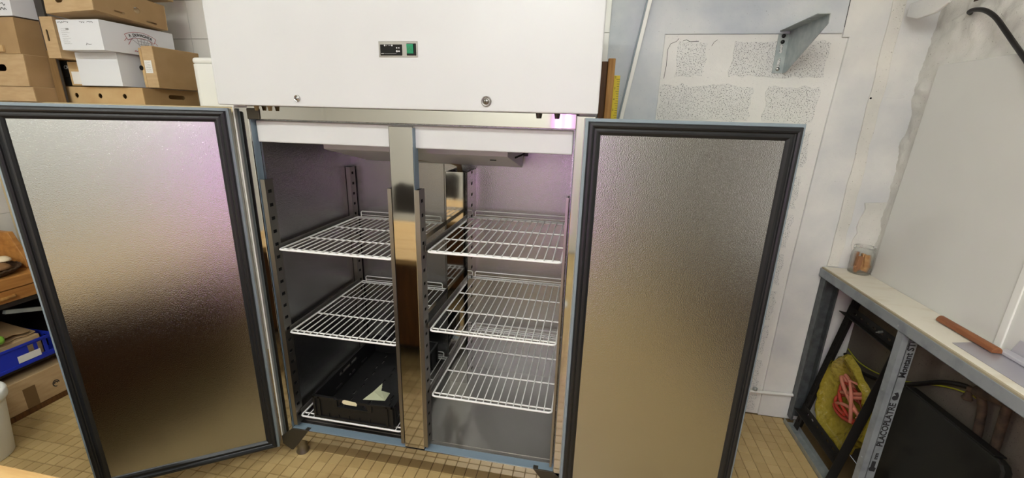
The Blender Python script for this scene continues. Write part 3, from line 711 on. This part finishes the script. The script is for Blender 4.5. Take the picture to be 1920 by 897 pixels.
# top cartons
Tt = Matrix.Translation((-.93, .3, 2.0)) @ Matrix.Rotation(R(-2.5), 4, 'Y') @ Matrix.Rotation(R(-4), 4, 'X') @ Matrix.Translation((.93, -.3, -2.0))
carton('brown_carton', -1.205, .305, 2.019, -.932, .655, 2.139, 'card', 'open brown carton tipped on top of the printed white carton',
       holes_f=[stad(.065, .11, .055, .014)], holes_s=[stad(.085, .135, .022, .004), disc(.195, .055, .014, ra=.016), stad(.235, .29, .016, .004)], tilt=Tt, mat_s='card_d', lid=False)
carton('brown_carton', -1.16, .47, 2.148, -.945, .73, 2.263, 'card', 'brown carton at the very top near the tiled wall', mat_s='card_d', holes_s=[stad(.04, .09, .03, .004)])
# black boxes
for z0, z1, lb in ((1.697, 1.737, 'flat black box, lower of two beside the white carton'), (1.7385, 1.817, 'black box with white letters beside the white carton')):
    bx = empty('black_box', (-1.365, .5, z0), lb, 'box')
    MB().box(-1.392, .44, z0, -1.338, .70, z1 - .006).build('box_body', 'black_plastic', bx, bevel=.002)
    MB().box(-1.3925, .4395, z1 - .006, -1.3375, .7005, z1).build('lid', 'black_plastic', bx, bevel=.001)
    if z1 > 1.8: MB().mesh(text_mesh('CR', .024), FXZ((-1.358, .4394, 1.785))).build('lettering', 'white_print', bx)
sb = empty('small_carton', (-1.29, .55, 1.697), 'small brown carton with printed label squeezed between black and white boxes', 'box')
MB().box(-1.336, .432, 1.697, -1.240, .68, 1.812).build('body', 'card_o', sb, bevel=.001)
MB().box(-1.322, .431, 1.705, -1.262, .4318, 1.765).build('paper_label', 'paper', sb)
# left bay: brown crates
random.seed(5)
carton('brown_crate_carton', -1.86, .305, 1.612, -1.402, .70, 1.6795, 'card', 'low brown carton, lowest of the left stack', mat_s='card_d', taper=.0)
carton('brown_crate_carton', -1.90, .300, 1.683, -1.400, .70, 1.828, 'card', 'brown carton with a hand hole in the left stack', holes_f=[stad(.30, .375, .085, .016)], holes_s=[disc(.26, .09, .012)], mat_s='card_d', taper=.012)
l1 = carton('brown_crate_carton', -1.88, .300, 1.832, -1.400, .70, 1.990, 'card_d', 'brown carton under the scribbled white carton', mat_s='card_d', taper=.012)
MB().box(-1.78, .292, 1.84, -1.50, .2995, 1.87).build('tape', 'card_o', l1)
wsx = carton('white_carton', -1.86, .31, 2.0005, -1.40, .70, 2.16, 'white_card', 'white carton with black scribbles on the left stack', taper=.012)
h2 = MB(); ff = FXZ((-1.86, .3095, 2.0005)); scribble(h2, .33, .05, .09, .016, 12, ff, .003); scribble(h2, .35, .03, .07, .012, 10, ff, .003); h2.build('handwriting', 'ink', wsx)
# white canister next to the freezer
cn = empty('white_canister', (-.5, .58, 1.612), 'white rounded plastic canister between the cartons and the freezer', 'canister')
def rrect(x0, y0, x1, y1, r, n=5):
    P = []
    for cx_, cy_, a in ((x1 - r, y1 - r, 0), (x0 + r, y1 - r, 90), (x0 + r, y0 + r, 180), (x1 - r, y0 + r, 270)):
        for k in range(n + 1): P.append((cx_ + r * math.cos(R(a + 90 * k / n)), cy_ + r * math.sin(R(a + 90 * k / n))))
    return P
MB().prism(rrect(-.655, .48, -.34, .76, .04), Matrix.Identity(4), 1.612, 1.812).build('canister_body', 'white_plastic', cn, bevel=.002)
MB().prism(rrect(-.656, .479, -.339, .761, .041), Matrix.Identity(4), 1.8125, 1.842).build('canister_lid', 'white_plastic', cn, bevel=.013, seg=4)

# ------------------------------------------------ left, lower shelf
lr = empty('low_shelf_unit', (-1.72, 0, 0), 'low shelf unit along the tiled left wall, coloured dark for the shade inside', 'shelf unit')
MB().box(-1.985, -.75, .598, -1.53, .33, .622).build('shelf_board', 'dark_cab', lr)
MB().box(-1.985, -.75, .252, -1.53, .33, .272).build('shelf_board', 'dark_cab', lr)
MB().box(-1.99, -.75, .0, -1.975, .33, .622).build('back_panel', 'dark_cab', lr)  # dark back and end panels stand for the deep shade between the shelves
for y in (-.75, .31): MB().box(-1.975, y, 0, -1.535, y + .02, .598).build('end_panel', 'dark_cab', lr)
MB().fbox(frame((-1.54, .03, .585), (.0, 1, -.32), (1, 0, 0)), 0, -.02, 0, .18, .0, .02).build('rail', 'galv', lr)
# wooden tray with drawer
wt_ = empty('wooden_drawer_unit', (-1.75, -.15, .623), 'honey pine drawer unit with raised sides on the low shelf', 'drawer unit')
MB().box(-1.97, -.62, .623, -1.545, .20, .69).build('drawer_case', 'pine', wt_, bevel=.002)
MB().box(-1.98, -.63, .6915, -1.512, .215, .752).build('top_board', 'pine', wt_, bevel=.006)
dr = MB().box(-1.543, -.60, .626, -1.518, .18, .688).build('drawer', 'pine', wt_, bevel=.003)
MB().tube([(-1.516, -.16, .655), (-1.500, -.15, .657), (-1.496, -.10, .658), (-1.496, 0, .658), (-1.500, .055, .657), (-1.516, .065, .655)], .009, 8).build('handle', 'beam_wood', dr)
MB().prism([(-1.98, .752), (-1.60, .752), (-1.60, .80), (-1.665, .945), (-1.98, .945)], FXZ((0, .205, 0)), -.012, .012).build('side_board', 'pine', wt_, bevel=.003)
MB().box(-1.98, -.62, .752, -1.965, .19, .93).build('back_board', 'pine', wt_, bevel=.003)
# plate of decorative mushrooms
pt = empty('mushroom_plate', (-1.70, .02, .7535), 'dark wicker plate of decorative mushrooms and leaves on the pine unit', 'plate')
pl = MB(); pc = Vector((-1.655, .045, .7535))
pl.lathe([(.0, .0), (.10, .0), (.125, .012), (.135, .026), (.138, .030), (.130, .028), (.118, .016), (.09, .008), (0, .008)], pc, 28)
for k in range(28):
    a = 2 * math.pi * k / 28; pl.tube([pc + Vector((.137 * math.cos(a + t * .25), .137 * math.sin(a + t * .25), .028 + .006 * math.sin(t * math.pi))) for t in (0, .5, 1)], .005, 5)
pl.build('wicker_plate', 'wicker', pt)
for i, (dx, dy, dz, r, m_) in enumerate(((.015, .085, .062, .034, 'mush_w'), (.05, .045, .035, .045, 'mush_b'), (.02, -.03, .04, .05, 'mush_b'), (-.05, .0, .05, .03, 'mush_w'), (.065, -.02, .03, .03, 'mush_b'), (-.05, .085, .06, .03, 'mush_w'))):
    c = pc + Vector((dx, dy, dz)); q = MB().lathe([(0, r * .55), (r * .5, r * .48), (r * .85, r * .2), (r, -.1 * r), (r * .85, -.2 * r), (r * .3, -.12 * r), (r * .25, -.7 * r), (0, -.75 * r)], c, 16)
    q.build('mushroom', m_, pt)
for k in range(4):
    a = 2.1 * k; c = pc + Vector((.06 * math.cos(a) - .01, -.05 + .05 * math.sin(a), .045))
    MB().add([c + Vector((-.03, 0, 0)), c + Vector((0, -.015, .008)), c + Vector((.035, 0, -.004)), c + Vector((0, .015, .008)), c + Vector((0, 0, .002))], [(0, 1, 4), (1, 2, 4), (2, 3, 4), (3, 0, 4)]).build('leaf', 'leaf', pt)
# blue crate with cardboard and a lime bottle
bc = empty('blue_crate', (-1.72, -.1, .273), 'blue slatted plastic crate with a white label on the lower shelf', 'crate')
bx0, bx1, by0, by1, bz0, bz1 = -1.94, -1.512, -.46, .17, .2735, .392
hl = [rect(.03 + k * .04, .03, .055 + k * .04, .10) for k in range(15)]
for x in (bx0, bx1 - .006):
    MB().mesh(curve_mesh([rect(0, 0, by1 - by0, bz1 - bz0)] + [h for k, h in enumerate(hl) if not (9 <= k <= 11)], .004), FYZ((x + .003, by0, bz0))).build('side_wall', 'blue_plastic', bc)
MB().box(bx1 - .003, by0 - .004, bz1 - .012, bx1 + .004, by1 + .004, bz1 + .002).box(bx1 - .003, by0 - .004, bz0, bx1 + .004, by1 + .004, bz0 + .018).build('rim', 'blue_plastic', bc, bevel=.002)
for y in (by0, by1 - .006):
    MB().mesh(curve_mesh([rect(0, 0, bx1 - bx0, bz1 - bz0)] + [rect(.03 + k * .04, .03, .055 + k * .04, .10) for k in range(9)], .004), FXZ((bx0, y + .003, bz0))).build('end_wall', 'blue_plastic', bc)
MB().box(bx0, by0, bz0, bx1, by1, bz0 + .006).build('crate_floor', 'blue_plastic', bc)
MB().box(bx1 + .0002, by0 + .46, bz0 + .024, bx1 + .0015, by0 + .555, bz0 + .062).build('paper_label', 'paper', bc)
tc = empty('torn_carton', (-1.73, -.1, .281), 'torn open brown carton lying in the blue crate', 'box')
MB().box(-1.92, -.40, .281, -1.55, .13, .40).build('carton_body', 'card', tc, bevel=.003)
jag = [(-.40 + .53 * k / 14, .095 + random.uniform(-.012, .012)) for k in range(15)]
MB().prism([(-.40, -.2), (.13, -.2)] + [(a, b - .09) for a, b in jag[::-1]], frame((-1.58, 0, .408), (0, 1, .04), (1, 0, -.12)), 0, .005).build('torn_flap', 'card', tc)
MB().prism([(-.32, -.16), (.12, -.18)] + [(a * .8, b - .06) for a, b in jag[::-1]], frame((-1.60, 0, .445), (0, 1, -.10), (1, 0, -.1)), 0, .005).build('torn_flap', 'card_d', tc)
MB().lathe([(0, -.06), (.02, -.06), (.024, -.05), (.024, .03), (.018, .045), (.010, .052), (.010, .07), (0, .07)], (-1.545, -.075, .452), 18, Matrix.Rotation(R(80), 4, 'X')).build('lime_bottle', 'lime', label='small lime green bottle lying on the torn carton', cat='bottle')
# floor carton on a plank
MB().box(-1.93, -.70, .0, -1.515, .30, .030).build('plank', 'dark_wood', label='dark wooden plank on the floor under the taped carton', cat='plank')
fb = empty('taped_carton', (-1.72, -.1, .031), 'large taped cardboard carton on the floor under the blue crate', 'box')
MB().box(-1.92, -.55, .031, -1.517, .29, .205).build('carton_body', 'card', fb, bevel=.003)
MB().box(-1.5168, -.02, .032, -1.5158, .032, .150).build('tape', 'tape', fb)
rc = MB(); fr = FYZ((-1.5168, .118, .10))
for r_ in (.014, .007): strokes(rc, [[(r_ * math.cos(a * .4), r_ * math.sin(a * .4) * 1.3) for a in range(0, 13 if r_ > .01 else 9)]], .005 if r_ > .01 else .006, fr)
rc.build('printed_mark', 'ink', fb)
# white bin at the left edge, carton corner in the near left
wbn = empty('white_bin', (-1.352, -.30, 0), 'white plastic bin at the left edge of the picture', 'bin')
MB().lathe([(0, 0.005), (.098, .0), (.102, .006), (.126, .30), (.126, .305), (.118, .305), (.096, .012), (0, .012)], (-1.352, -.30, 0), 36).build('bin_body', 'white_plastic', wbn)
MB().lathe([(.127, .290), (.136, .290), (.138, .30), (.138, .325), (.132, .334), (.122, .334), (.118, .326), (.126, .316)], (-1.352, -.30, 0), 36).build('bin_rim', 'white_plastic', wbn)
tb_ = empty('wooden_table', (-.1, -1.27, 0), 'wooden table with a planked top, its back edge in the near left corner', 'table')
for k in range(9):
    y1_ = -.838 - k * .1
    MB().box(-1.0, y1_ - .0985, .715, .62 - .004 * (k % 3), y1_, .75 - .0008 * (k % 2)).build('plank', 'table_wood', tb_, bevel=.003)
MB().box(-.96, -1.70, .08, .55, -.93, .712).build('table_cupboard', 'dark_cab', tb_, bevel=.004)
for k in range(3):
    d_ = MB().box(-.94 + k * .50, -.93, .12, -.46 + k * .50, -.91, .69).build('door', 'dark_wood', tb_, bevel=.003)
    MB().cyl((-.52 + k * .50, -.91, .45), (-.52 + k * .50, -.885, .45), .012).build('knob', 'chrome', d_)
for x in (-.9, .49):
    for y in (-1.64, -1.0): MB().box(x - .03, y - .03, 0, x + .03, y + .03, .08).build('foot', 'dark_cab', tb_)

# ================================================================== RIGHT: BENCH
bn = empty('wall_bench', (2.63, -.2, 0), 'narrow cream worktop bench on galvanised metal studs against the right wall', 'bench')
BY = -1.3
MB().box(2.532, BY, .888, XR - .041, YB - .014, .917).build('worktop', 'bench', bn, bevel=.003)
rag = [(BY, .9), (YB - .014, .9)]
MB().box(2.524, BY, .908, 2.532, YB - .014, .9155).build('worktop_edge', 'bench_core', bn)
MB().box(2.518, BY, .868, 2.522, YB - .012, .910).box(2.518, BY, .868, 2.56, YB - .012, .871).build('edge_channel', 'galv_m', bn, bevel=.001)
for y in (.24, -.36): MB().cyl((2.5165, y, .885), (2.5185, y, .885), .0045, n=10).build('screw', 'galv', bn)
# floor track, wall post, studs
MB().box(2.505, BY, .0, 2.558, .80, .003).box(2.505, BY, .0, 2.508, .80, .028).box(2.555, BY, .0, 2.558, .80, .028).build('floor_track', 'galv', bn)
wp = MB().box(2.532, YB - .012, .028, 2.602, YB - .009, .868).box(2.532, YB - .055, .028, 2.535, YB - .009, .868).box(2.599, YB - .055, .028, 2.602, YB - .009, .868)
wp.box(2.535, YB - .055, .028, 2.541, YB - .053, .868).box(2.594, YB - .055, .028, 2.599, YB - .053, .868)
wpo = wp.build('wall_post', 'galv_d', bn)
MB().box(2.562, YB - .0135, .03, 2.568, YB - .012, .868).build('web_ridge', 'galv_d', wpo)
for z in (.70, .33): MB().lathe([(.011, 0), (.011, .003), (.007, .008), (0, .009)], (2.552, YB - .013, z), 12, Matrix.Rotation(R(90), 4, 'X')).build('bolt', 'galv', wpo)
def stud(y, top=.868, text=True):
    s = MB().box(2.519, y, .004, 2.521, y + .030, top).box(2.519, y - .002, .004, 2.572, y, top).box(2.570, y, .004, 2.572, y + .030, top).build('stud', 'galv_m', bn)
    MB().box(2.540, y - .0035, .004, 2.5425, y - .002, top).build('web_ridge', 'galv_d', s)
    if text:
        fr = frame((2.5565, y - .0026, 0), (0, 0, 1), (-1, 0, 0))
        for wd_, z, sz in (('PLACOPLATRE', .475, .031), ('Montant STIL', .775, .031), ('mm', .325, .02)):
            MB().mesh(text_mesh(wd_, sz, .0006, bold=.0008), fr @ Matrix.Translation((z, 0, 0))).build('lettering', 'ink', s)
        MB().prism(disc(.60, 0, .011, 14)[:8] + [(.594, -.009), (.612, -.010), (.626, -.004), (.620, .008)], fr, -.0003, .0003).build('printed_emblem', 'ink', s)
        MB().prism([(.25, -.010), (.268, -.012), (.272, -.006), (.30, -.006), (.30, .008), (.272, .008), (.262, .013), (.252, .010)], fr, -.0003, .0003).build('printed_emblem', 'ink', s)
    for z in (.30, .62): MB().cyl((2.5165, y + .015, z), (2.5195, y + .015, z), .004, n=8).build('screw', 'galv', s)
stud(.206); stud(-.42, text=False)
# black slotted angle frame leaning under the bench
af = empty('slotted_angle_frame', (2.6, .57, 0), 'black slotted angle iron frame leaning under the bench', 'frame')
LE = Vector((.125, 0, .80)); 
def leg(y, s):
    fr = frame((2.548, y, .004), LE, (0, s, 0))
    m = MB().mesh(curve_mesh([rect(0, 0, .80, .042)] + [stad(.04 + k * .06, .064 + k * .06, .021, .0045, 5) for k in range(13)], .003), fr)
    m2 = frame((2.548, y, .004), LE, fr.to_3x3().col[2])
    m.mesh(curve_mesh([rect(0, 0, .80, .042)], .003), m2)
    m.build('upright', 'black_iron', af)
leg(.775, -1); leg(.372, 1)
def bar(z, y0, y1):
    x = 2.548 + (z - .004) * .125 / .8
    fr = frame((x - .002, y0, z), (0, 1, 0), LE)
    m = MB().mesh(curve_mesh([rect(0, 0, y1 - y0, .045)] + [stad(.03 + k * .05, .052 + k * .05, .022, .005, 5) for k in range(int((y1 - y0) / .05) - 1)], .003), fr)
    m.fbox(fr, 0, 0, -.035, y1 - y0, .003, 0)
    m.build('crossbar', 'black_iron', af)
bar(.70, .372, .775); bar(.11, .372, .775)
MB().cyl((2.635, .50, .735), (2.65, .50, .738), .006, n=10).cyl((2.625, .50, .733), (2.640, .50, .736), .003, n=8).build('bolt', 'galv', af)
# yellow bag of hoses
bg = empty('yellow_bag', (2.655, .56, 0), 'yellow plastic bag of hoses under the bench', 'bag')
nb, ring = 12, 48; V = []; F = []
bgc = Vector((2.664, .575, .30))
for i in range(nb):
    t = i / (nb - 1)              # 0 = back of the bag, 1 = folded-back lip
    for k in range(ring):
        a = 2 * math.pi * k / ring
        rr = math.sin(min(t * 1.25, 1) * math.pi / 2) if t < .8 else 1 + .12 * (t - .8) / .2
        dx = .055 - .115 * min(t, .8) / .8 + (.035 * (t - .8) / .2 if t > .8 else 0)
        cr_ = 1 + t * (.16 * noise.noise(Vector((3 * math.cos(a), 3 * math.sin(a), t * 2))) + .16 * math.sin(11 * a + 5 * t) * noise.noise(Vector((2 * math.cos(a), 2 * math.sin(a), 9))))
        ry, rz = .185, .205
        y = bgc.y + ry * rr * cr_ * math.sin(a) * (1.0 if math.sin(a) > 0 else 1.0); z = bgc.z + rz * rr * cr_ * math.cos(a) + .02 * math.sin(2 * a)
        V.append((bgc.x + dx + .012 * noise.noise(Vector((y * 25, z * 25, t * 3))), min(y, .80), max(z, .012)))
for i in range(nb - 1):
    for k in range(ring): F.append((i * ring + k, i * ring + (k + 1) % ring, (i + 1) * ring + (k + 1) % ring, (i + 1) * ring + k))
o = MB().add(V, F, True).build('bag_film', 'bag', bg)
for i, (z, r1, r2, m_, ph) in enumerate(((.34, .020, .115, 'hose_pink', 0), (.31, .018, .10, 'hose_red', 1), (.28, .022, .11, 'hose_red', 2), (.36, .018, .085, 'hose_pink', 3), (.25, .02, .10, 'hose_pink', 4))):
    hp = MB().tube([(2.655 + r1 * math.cos(a * .3 + ph), .565 + r2 * math.sin(a * .3 + ph), z + .05 * math.sin(a * .3 * 1 + ph * 2) + a * .001) for a in range(26)], .0085, 8).build('hose', m_, bg)
MB().tube([(2.63, .50, .26), (2.622, .53, .38), (2.625, .57, .44), (2.64, .52, .45), (2.65, .46, .40), (2.65, .44, .30)], .008, 8).build('hose', 'hose_pink', bg)
# black panel leaning
bp_ = empty('leaning_sheet', (2.62, .1, 0), 'large matt black panel leaning under the bench', 'sheet')
fr = frame((2.572, 0, .004), (0, -1, 0), (.085, 0, .62))
po = [(-.315, 0), (.13, 0), (.135, .52)] + [(.095 + .04 * math.cos(R(a)), .575 + .04 * math.sin(R(a))) for a in (0, 30, 60, 90)] + [(-.30, .60), (-.315, .59)]
MB().prism(po, fr, -.030, .0).build('sheet_body', 'black_panel', bp_, bevel=.006)
MB().prism([(-.30, .60), (.09, .615), (.09, .622), (-.30, .607)], fr, -.034, .004).build('top_seam', 'black_plastic', bp_, bevel=.002)
# second lower track remnants: pipes with tap
pp = empty('rusty_tap', (2.69, .02, .58), 'rusty brown tap with two pipes on the wall under the bench', 'tap')
MB().tube([(2.72, .045, .36), (2.712, .045, .60), (2.70, .048, .70), (2.69, .055, .74)], .013, 10).build('pipe', 'rust', pp)
MB().tube([(2.72, -.02, .36), (2.712, -.02, .62), (2.70, -.022, .75), (2.70, -.022, .82)], .013, 10).build('pipe', 'rust', pp)
MB().cyl((2.69, .07, .745), (2.69, -.05, .785), .02, n=12).cyl((2.69, .075, .742), (2.69, .098, .735), .012, n=10).lathe([(0, 0), (.014, 0), (.016, .005), (.012, .012), (.008, .03), (0, .03)], (2.682, .088, .70), 14).build('valve', 'rust', pp)
# cables under the bench
def cable(pts, r, mat, label, n=8, cat='cable', name='cable'):
    P = [Vector(p) for p in pts]; Q = []
    for i in range(len(P) - 1):
        a = P[max(i - 1, 0)]; b = P[i]; c = P[i + 1]; d = P[min(i + 2, len(P) - 1)]
        for k in range(6):
            t = k / 6; Q.append(.5 * ((2 * b) + (c - a) * t + (2 * a - 5 * b + 4 * c - d) * t * t + (3 * b - a - 3 * c + d) * t ** 3))
    Q.append(P[-1]); return MB().tube(Q, r, n).build(name, mat, label=label, cat=cat)
cable([(2.715, .80, .46), (2.712, .70, .44), (2.71, .56, .475), (2.71, .40, .55), (2.715, .24, .67), (2.715, .14, .72), (2.715, .08, .72)], .009, 'cable', 'black cable running along the wall under the bench')
cable([(2.722, .80, .49), (2.722, .70, .475), (2.722, .56, .50), (2.722, .40, .565), (2.722, .24, .655), (2.722, .14, .695), (2.722, .10, .70)], .003, 'yg_wire', 'thin yellow green wire beside the black cable')
# white pipe along the back wall
wp_ = empty('white_pipe', (2.3, .81, .13), 'thin white pipe along the foot of the block wall', 'pipe')
MB().cyl((1.36, .818, .118), (2.53, .818, .166), .0085, n=12).build('pipe', 'white_plastic', wp_)
MB().lathe([(.006, 0), (.012, .004), (.012, .016), (.005, .02), (0, .02)], (2.335, .818, .165), 12).build('pipe_clip', 'galv', wp_)
# jar
jr = empty('glass_jar', (2.655, .768, .917), 'clear glass jar of cork pieces on the bench', 'jar')
jc = (2.655, .768, .9175)
MB().lathe([(0, 0), (.040, 0), (.045, .004), (.046, .012), (.046, .095), (.043, .108), (.040, .114), (.042, .120), (.042, .135), (.0395, .135), (.0395, .118), (.0405, .108), (.0435, .094), (.0435, .012), (.040, .006), (0, .006)], jc, 32).build('jar_glass', 'glass', jr)
random.seed(11)
for i, (dx, dy, dz, a, t, l) in enumerate(((-.018, -.012, .045, 10, 6, .062), (.012, -.018, .06, -12, -8, .05), (.02, .008, .04, 30, 10, .06), (-.012, .018, .055, 60, -10, .065), (.004, .0, .05, 80, 4, .07), (.016, -.016, .025, 5, 20, .03), (-.02, -.01, .02, 40, -20, .03))):
    fr = Matrix.Translation((jc[0] + dx, jc[1] + dy, jc[2] + dz * 1.05 + .004)) @ Matrix.Rotation(R(a), 4, 'Z') @ Matrix.Rotation(R(t), 4, 'Y')
    MB().fbox(fr, -.011, -.006, -l / 2 * 1.15, .012, .007, l / 2 * 1.15).build('cork_piece', 'cork' if i % 3 else 'cork_d', jr, bevel=.002)
# tool on the bench: wooden bar clamped on a bent sheet
tl_ = empty('scraper', (2.66, .0, .918), 'long scraper with reddish wooden bar and pale blade on the bench', 'tool')
fr = frame((2.645, .245, .921), (.045, -1, 0), (0, 0, 1))
MB().prism([(.016 * math.cos(R(a)), .021 * math.sin(R(a))) for a in range(0, 181, 20)], frame((2.648, .245, .921), (1, .0, 0), (0, 0, 1)) @ Matrix.Identity(4), 0, .235).build('wooden_bar', 'tool_wood', tl_, bevel=.003)
MB().prism([(2.563, .064), (2.690, .10), (2.690, -.60), (2.563, -.60)], Matrix.Identity(4), .9178, .9192).build('blade_sheet', 'tool_steel', tl_)
MB().prism([(2.66, .022), (2.692, .035), (2.692, -.60), (2.66, -.60)], frame((0, 0, .920), (1, 0, 0), (0, 1, 0)), 0, .012).build('blade_spine', 'pale_sheet', tl_, bevel=.003)
MB().prism([(-.03, .9195), (.65, .9195), (.65, .975), (-.01, .975)], FYZm((2.694, 0, 0)), -.002, 0).build('upright_sheet', 'pale_sheet', tl_)
# steel bracket on the block wall
sb_ = empty('wall_bracket', (2.15, .80, 1.83), 'galvanised triangular shelf bracket bolted to the block wall', 'bracket')
MB().mesh(curve_mesh([[(0, 0), (.046, 0), (.046, .178), (0, .178)], disc(.021, .158, .0065, 12), disc(.021, .133, .0065, 12), stadv(.085, .122, .021, .006), stadv(.022, .065, .021, .006)], .003), frame((2.128, YB + .0012, 1.828), (1, 0, 0), (0, 0, 1))).build('wall_flange', 'galv', sb_)
MB().prism([(YB + .001, 1.828), (YB + .001, 2.006), (.50, 2.006), (.50, 1.972), (.806, 1.828)], frame((2.172, 0, 0), (0, 1, 0), (0, 0, 1)), 0, .003).build('web', 'galv', sb_)
MB().mesh(curve_mesh([[(2.128, YB - .005), (2.174, YB - .005), (2.174, .50), (2.132, .50)], disc(2.148, .60, .005, 12), disc(2.148, .77, .005, 12)], .003), Matrix.Translation((0, 0, 2.006))).build('top_flange', 'galv', sb_)
for z, m_ in ((1.986, 'black_plastic'), (1.961, 'black_plastic'), (1.846, 'chrome')): MB().lathe([(.0085, 0), (.0085, .003), (.005, .006), (0, .0065)], (2.149, YB - .0005, z), 12, Matrix.Rotation(R(90), 4, 'X')).build('bolt', m_, sb_)
# black cable out of the rubble wall
cable([(2.725, .65, 2.032), (2.70, .62, 2.031), (2.693, .584, 2.03), (2.69, .533, 2.016), (2.69, .478, 1.982), (2.69, .416, 1.925), (2.69, .37, 1.881), (2.685, .33, 1.849), (2.682, .277, 1.80), (2.682, .22, 1.73)], .0078, 'cable', 'thick black cable coming out of the rubble stone wall', 10)
# boards and rule standing beside the freezer
MB().fbox(frame((1.349, .55, .003), (1, 0, 0), (0, 1, 0)), 0, 0, 0, .026, .07, 1.838).build('board', 'dark_wood', label='dark brown board standing beside the freezer', cat='board', bevel=.002)
MB().fbox(frame((1.3755, .53, .003), (1, 0, 0), (0, 1, 0)), 0, 0, 0, .030, .06, 1.848).build('board', 'beam_wood', label='light pine board standing between dark board and yellow rule', cat='board', bevel=.003)
yr = empty('yellow_rule', (1.42, .58, 0), 'yellow measuring rule standing beside the pine board', 'rule')
MB().box(1.4065, .56, .003, 1.4315, .60, 1.786).build('rule_body', 'yellow', yr, bevel=.001)
tk = MB(); fr = FXZ((1.4065, .5598, 0))
for k in range(60): tk.prism(rect(.014 if k % 5 else .010, 1.77 - k * .01, .0245, 1.7715 - k * .01), fr, 0, .0004)
for k in range(6): tk.mesh(text_mesh(str(2 + k), .013, .0004), fr @ Matrix.Translation((.006, 1.778 - .045 * k, .0002)))
tk.build('rule_print', 'ink', yr)
# leaning white batten and cable trunking
ba = MB(); pa_, pb_ = Vector((1.223, .80, .003)), Vector((1.62, .822, 2.60)); ax = (pb_ - pa_); 
fr = frame(pa_, ax, (0, 1, 0)); bo_ = empty('white_batten', (1.223, .80, 0), 'long white batten leaning against the bluish wall', 'batten')
MB().fbox(fr, 0, 0, -.008, ax.length, .012, .010).build('batten_face', 'white_plastic', bo_, bevel=.002)
MB().fbox(fr, 0, .001, .0102, ax.length, .011, .018).build('batten_lip', 'grey_edge', bo_, bevel=.001)
tk_ = empty('cable_trunking', (1.363, .83, 0), 'narrow white cable trunking running up the wall by the freezer', 'trunking')
for z0, z1 in ((.0, 1.0), (1.002, 2.0), (2.002, CEIL)): MB().box(1.350, YB - .018, z0, 1.376, YB - .002, z1).build('trunking_length', 'white_plastic', tk_, bevel=.002)

# ================================================================== BEHIND THE CAMERA (seen only as reflections in the steel)
ch = empty('dark_chair', (-.52, -2.45, 0), 'dark wooden chair with a curved backrest behind the camera', 'chair')
cx_, cy_ = -.55, -2.5
for sx in (-1, 1):
    MB().tube([(cx_ + sx * .2, cy_ + .2, 0), (cx_ + sx * .2, cy_ + .2, .44)], .02, 8).build('leg', 'dark_cab', ch)
    MB().tube([(cx_ + sx * .2, cy_ - .2, 0), (cx_ + sx * .2, cy_ - .2, .44), (cx_ + sx * .21, cy_ - .26, .86)], .02, 8).build('leg', 'dark_cab', ch)
MB().box(cx_ - .23, cy_ - .22, .44, cx_ + .23, cy_ + .23, .475).build('seat', 'dark_cab', ch, bevel=.01)
bk = [(-.22, .55), (.22, .55), (.22, .84), (.14, .89), (.05, .87), (0, .865), (-.05, .87), (-.14, .89), (-.22, .84)]
MB().prism(bk, frame((cx_, cy_ - .25, 0), (1, 0, 0), (0, -.14, 1)), 0, .02).build('backrest', 'dark_cab', ch, bevel=.005)
il = empty('violet_lamp', (1.10, -2.05, 0), 'violet lamp behind the camera, inferred from pink reflections, form made up', 'lamp')  # pink source inferred from reflections; stand, place and tall tubes shaped for them
MB().lathe([(.0, 0), (.13, 0), (.13, .012), (.10, .022), (.014, .03), (.012, .04), (.012, .58), (0, .58)], (1.10, -2.05, 0), 24).build('stand', 'lamp_body', il)
MB().box(1.00, -2.10, .58, 1.20, -2.03, 1.70).build('housing', 'lamp_body', il, bevel=.005)
for x in (1.06, 1.14): MB().cyl((x, -2.01, .64), (x, -2.01, 1.64), .014, n=10).build('violet_tube', 'uv', il)
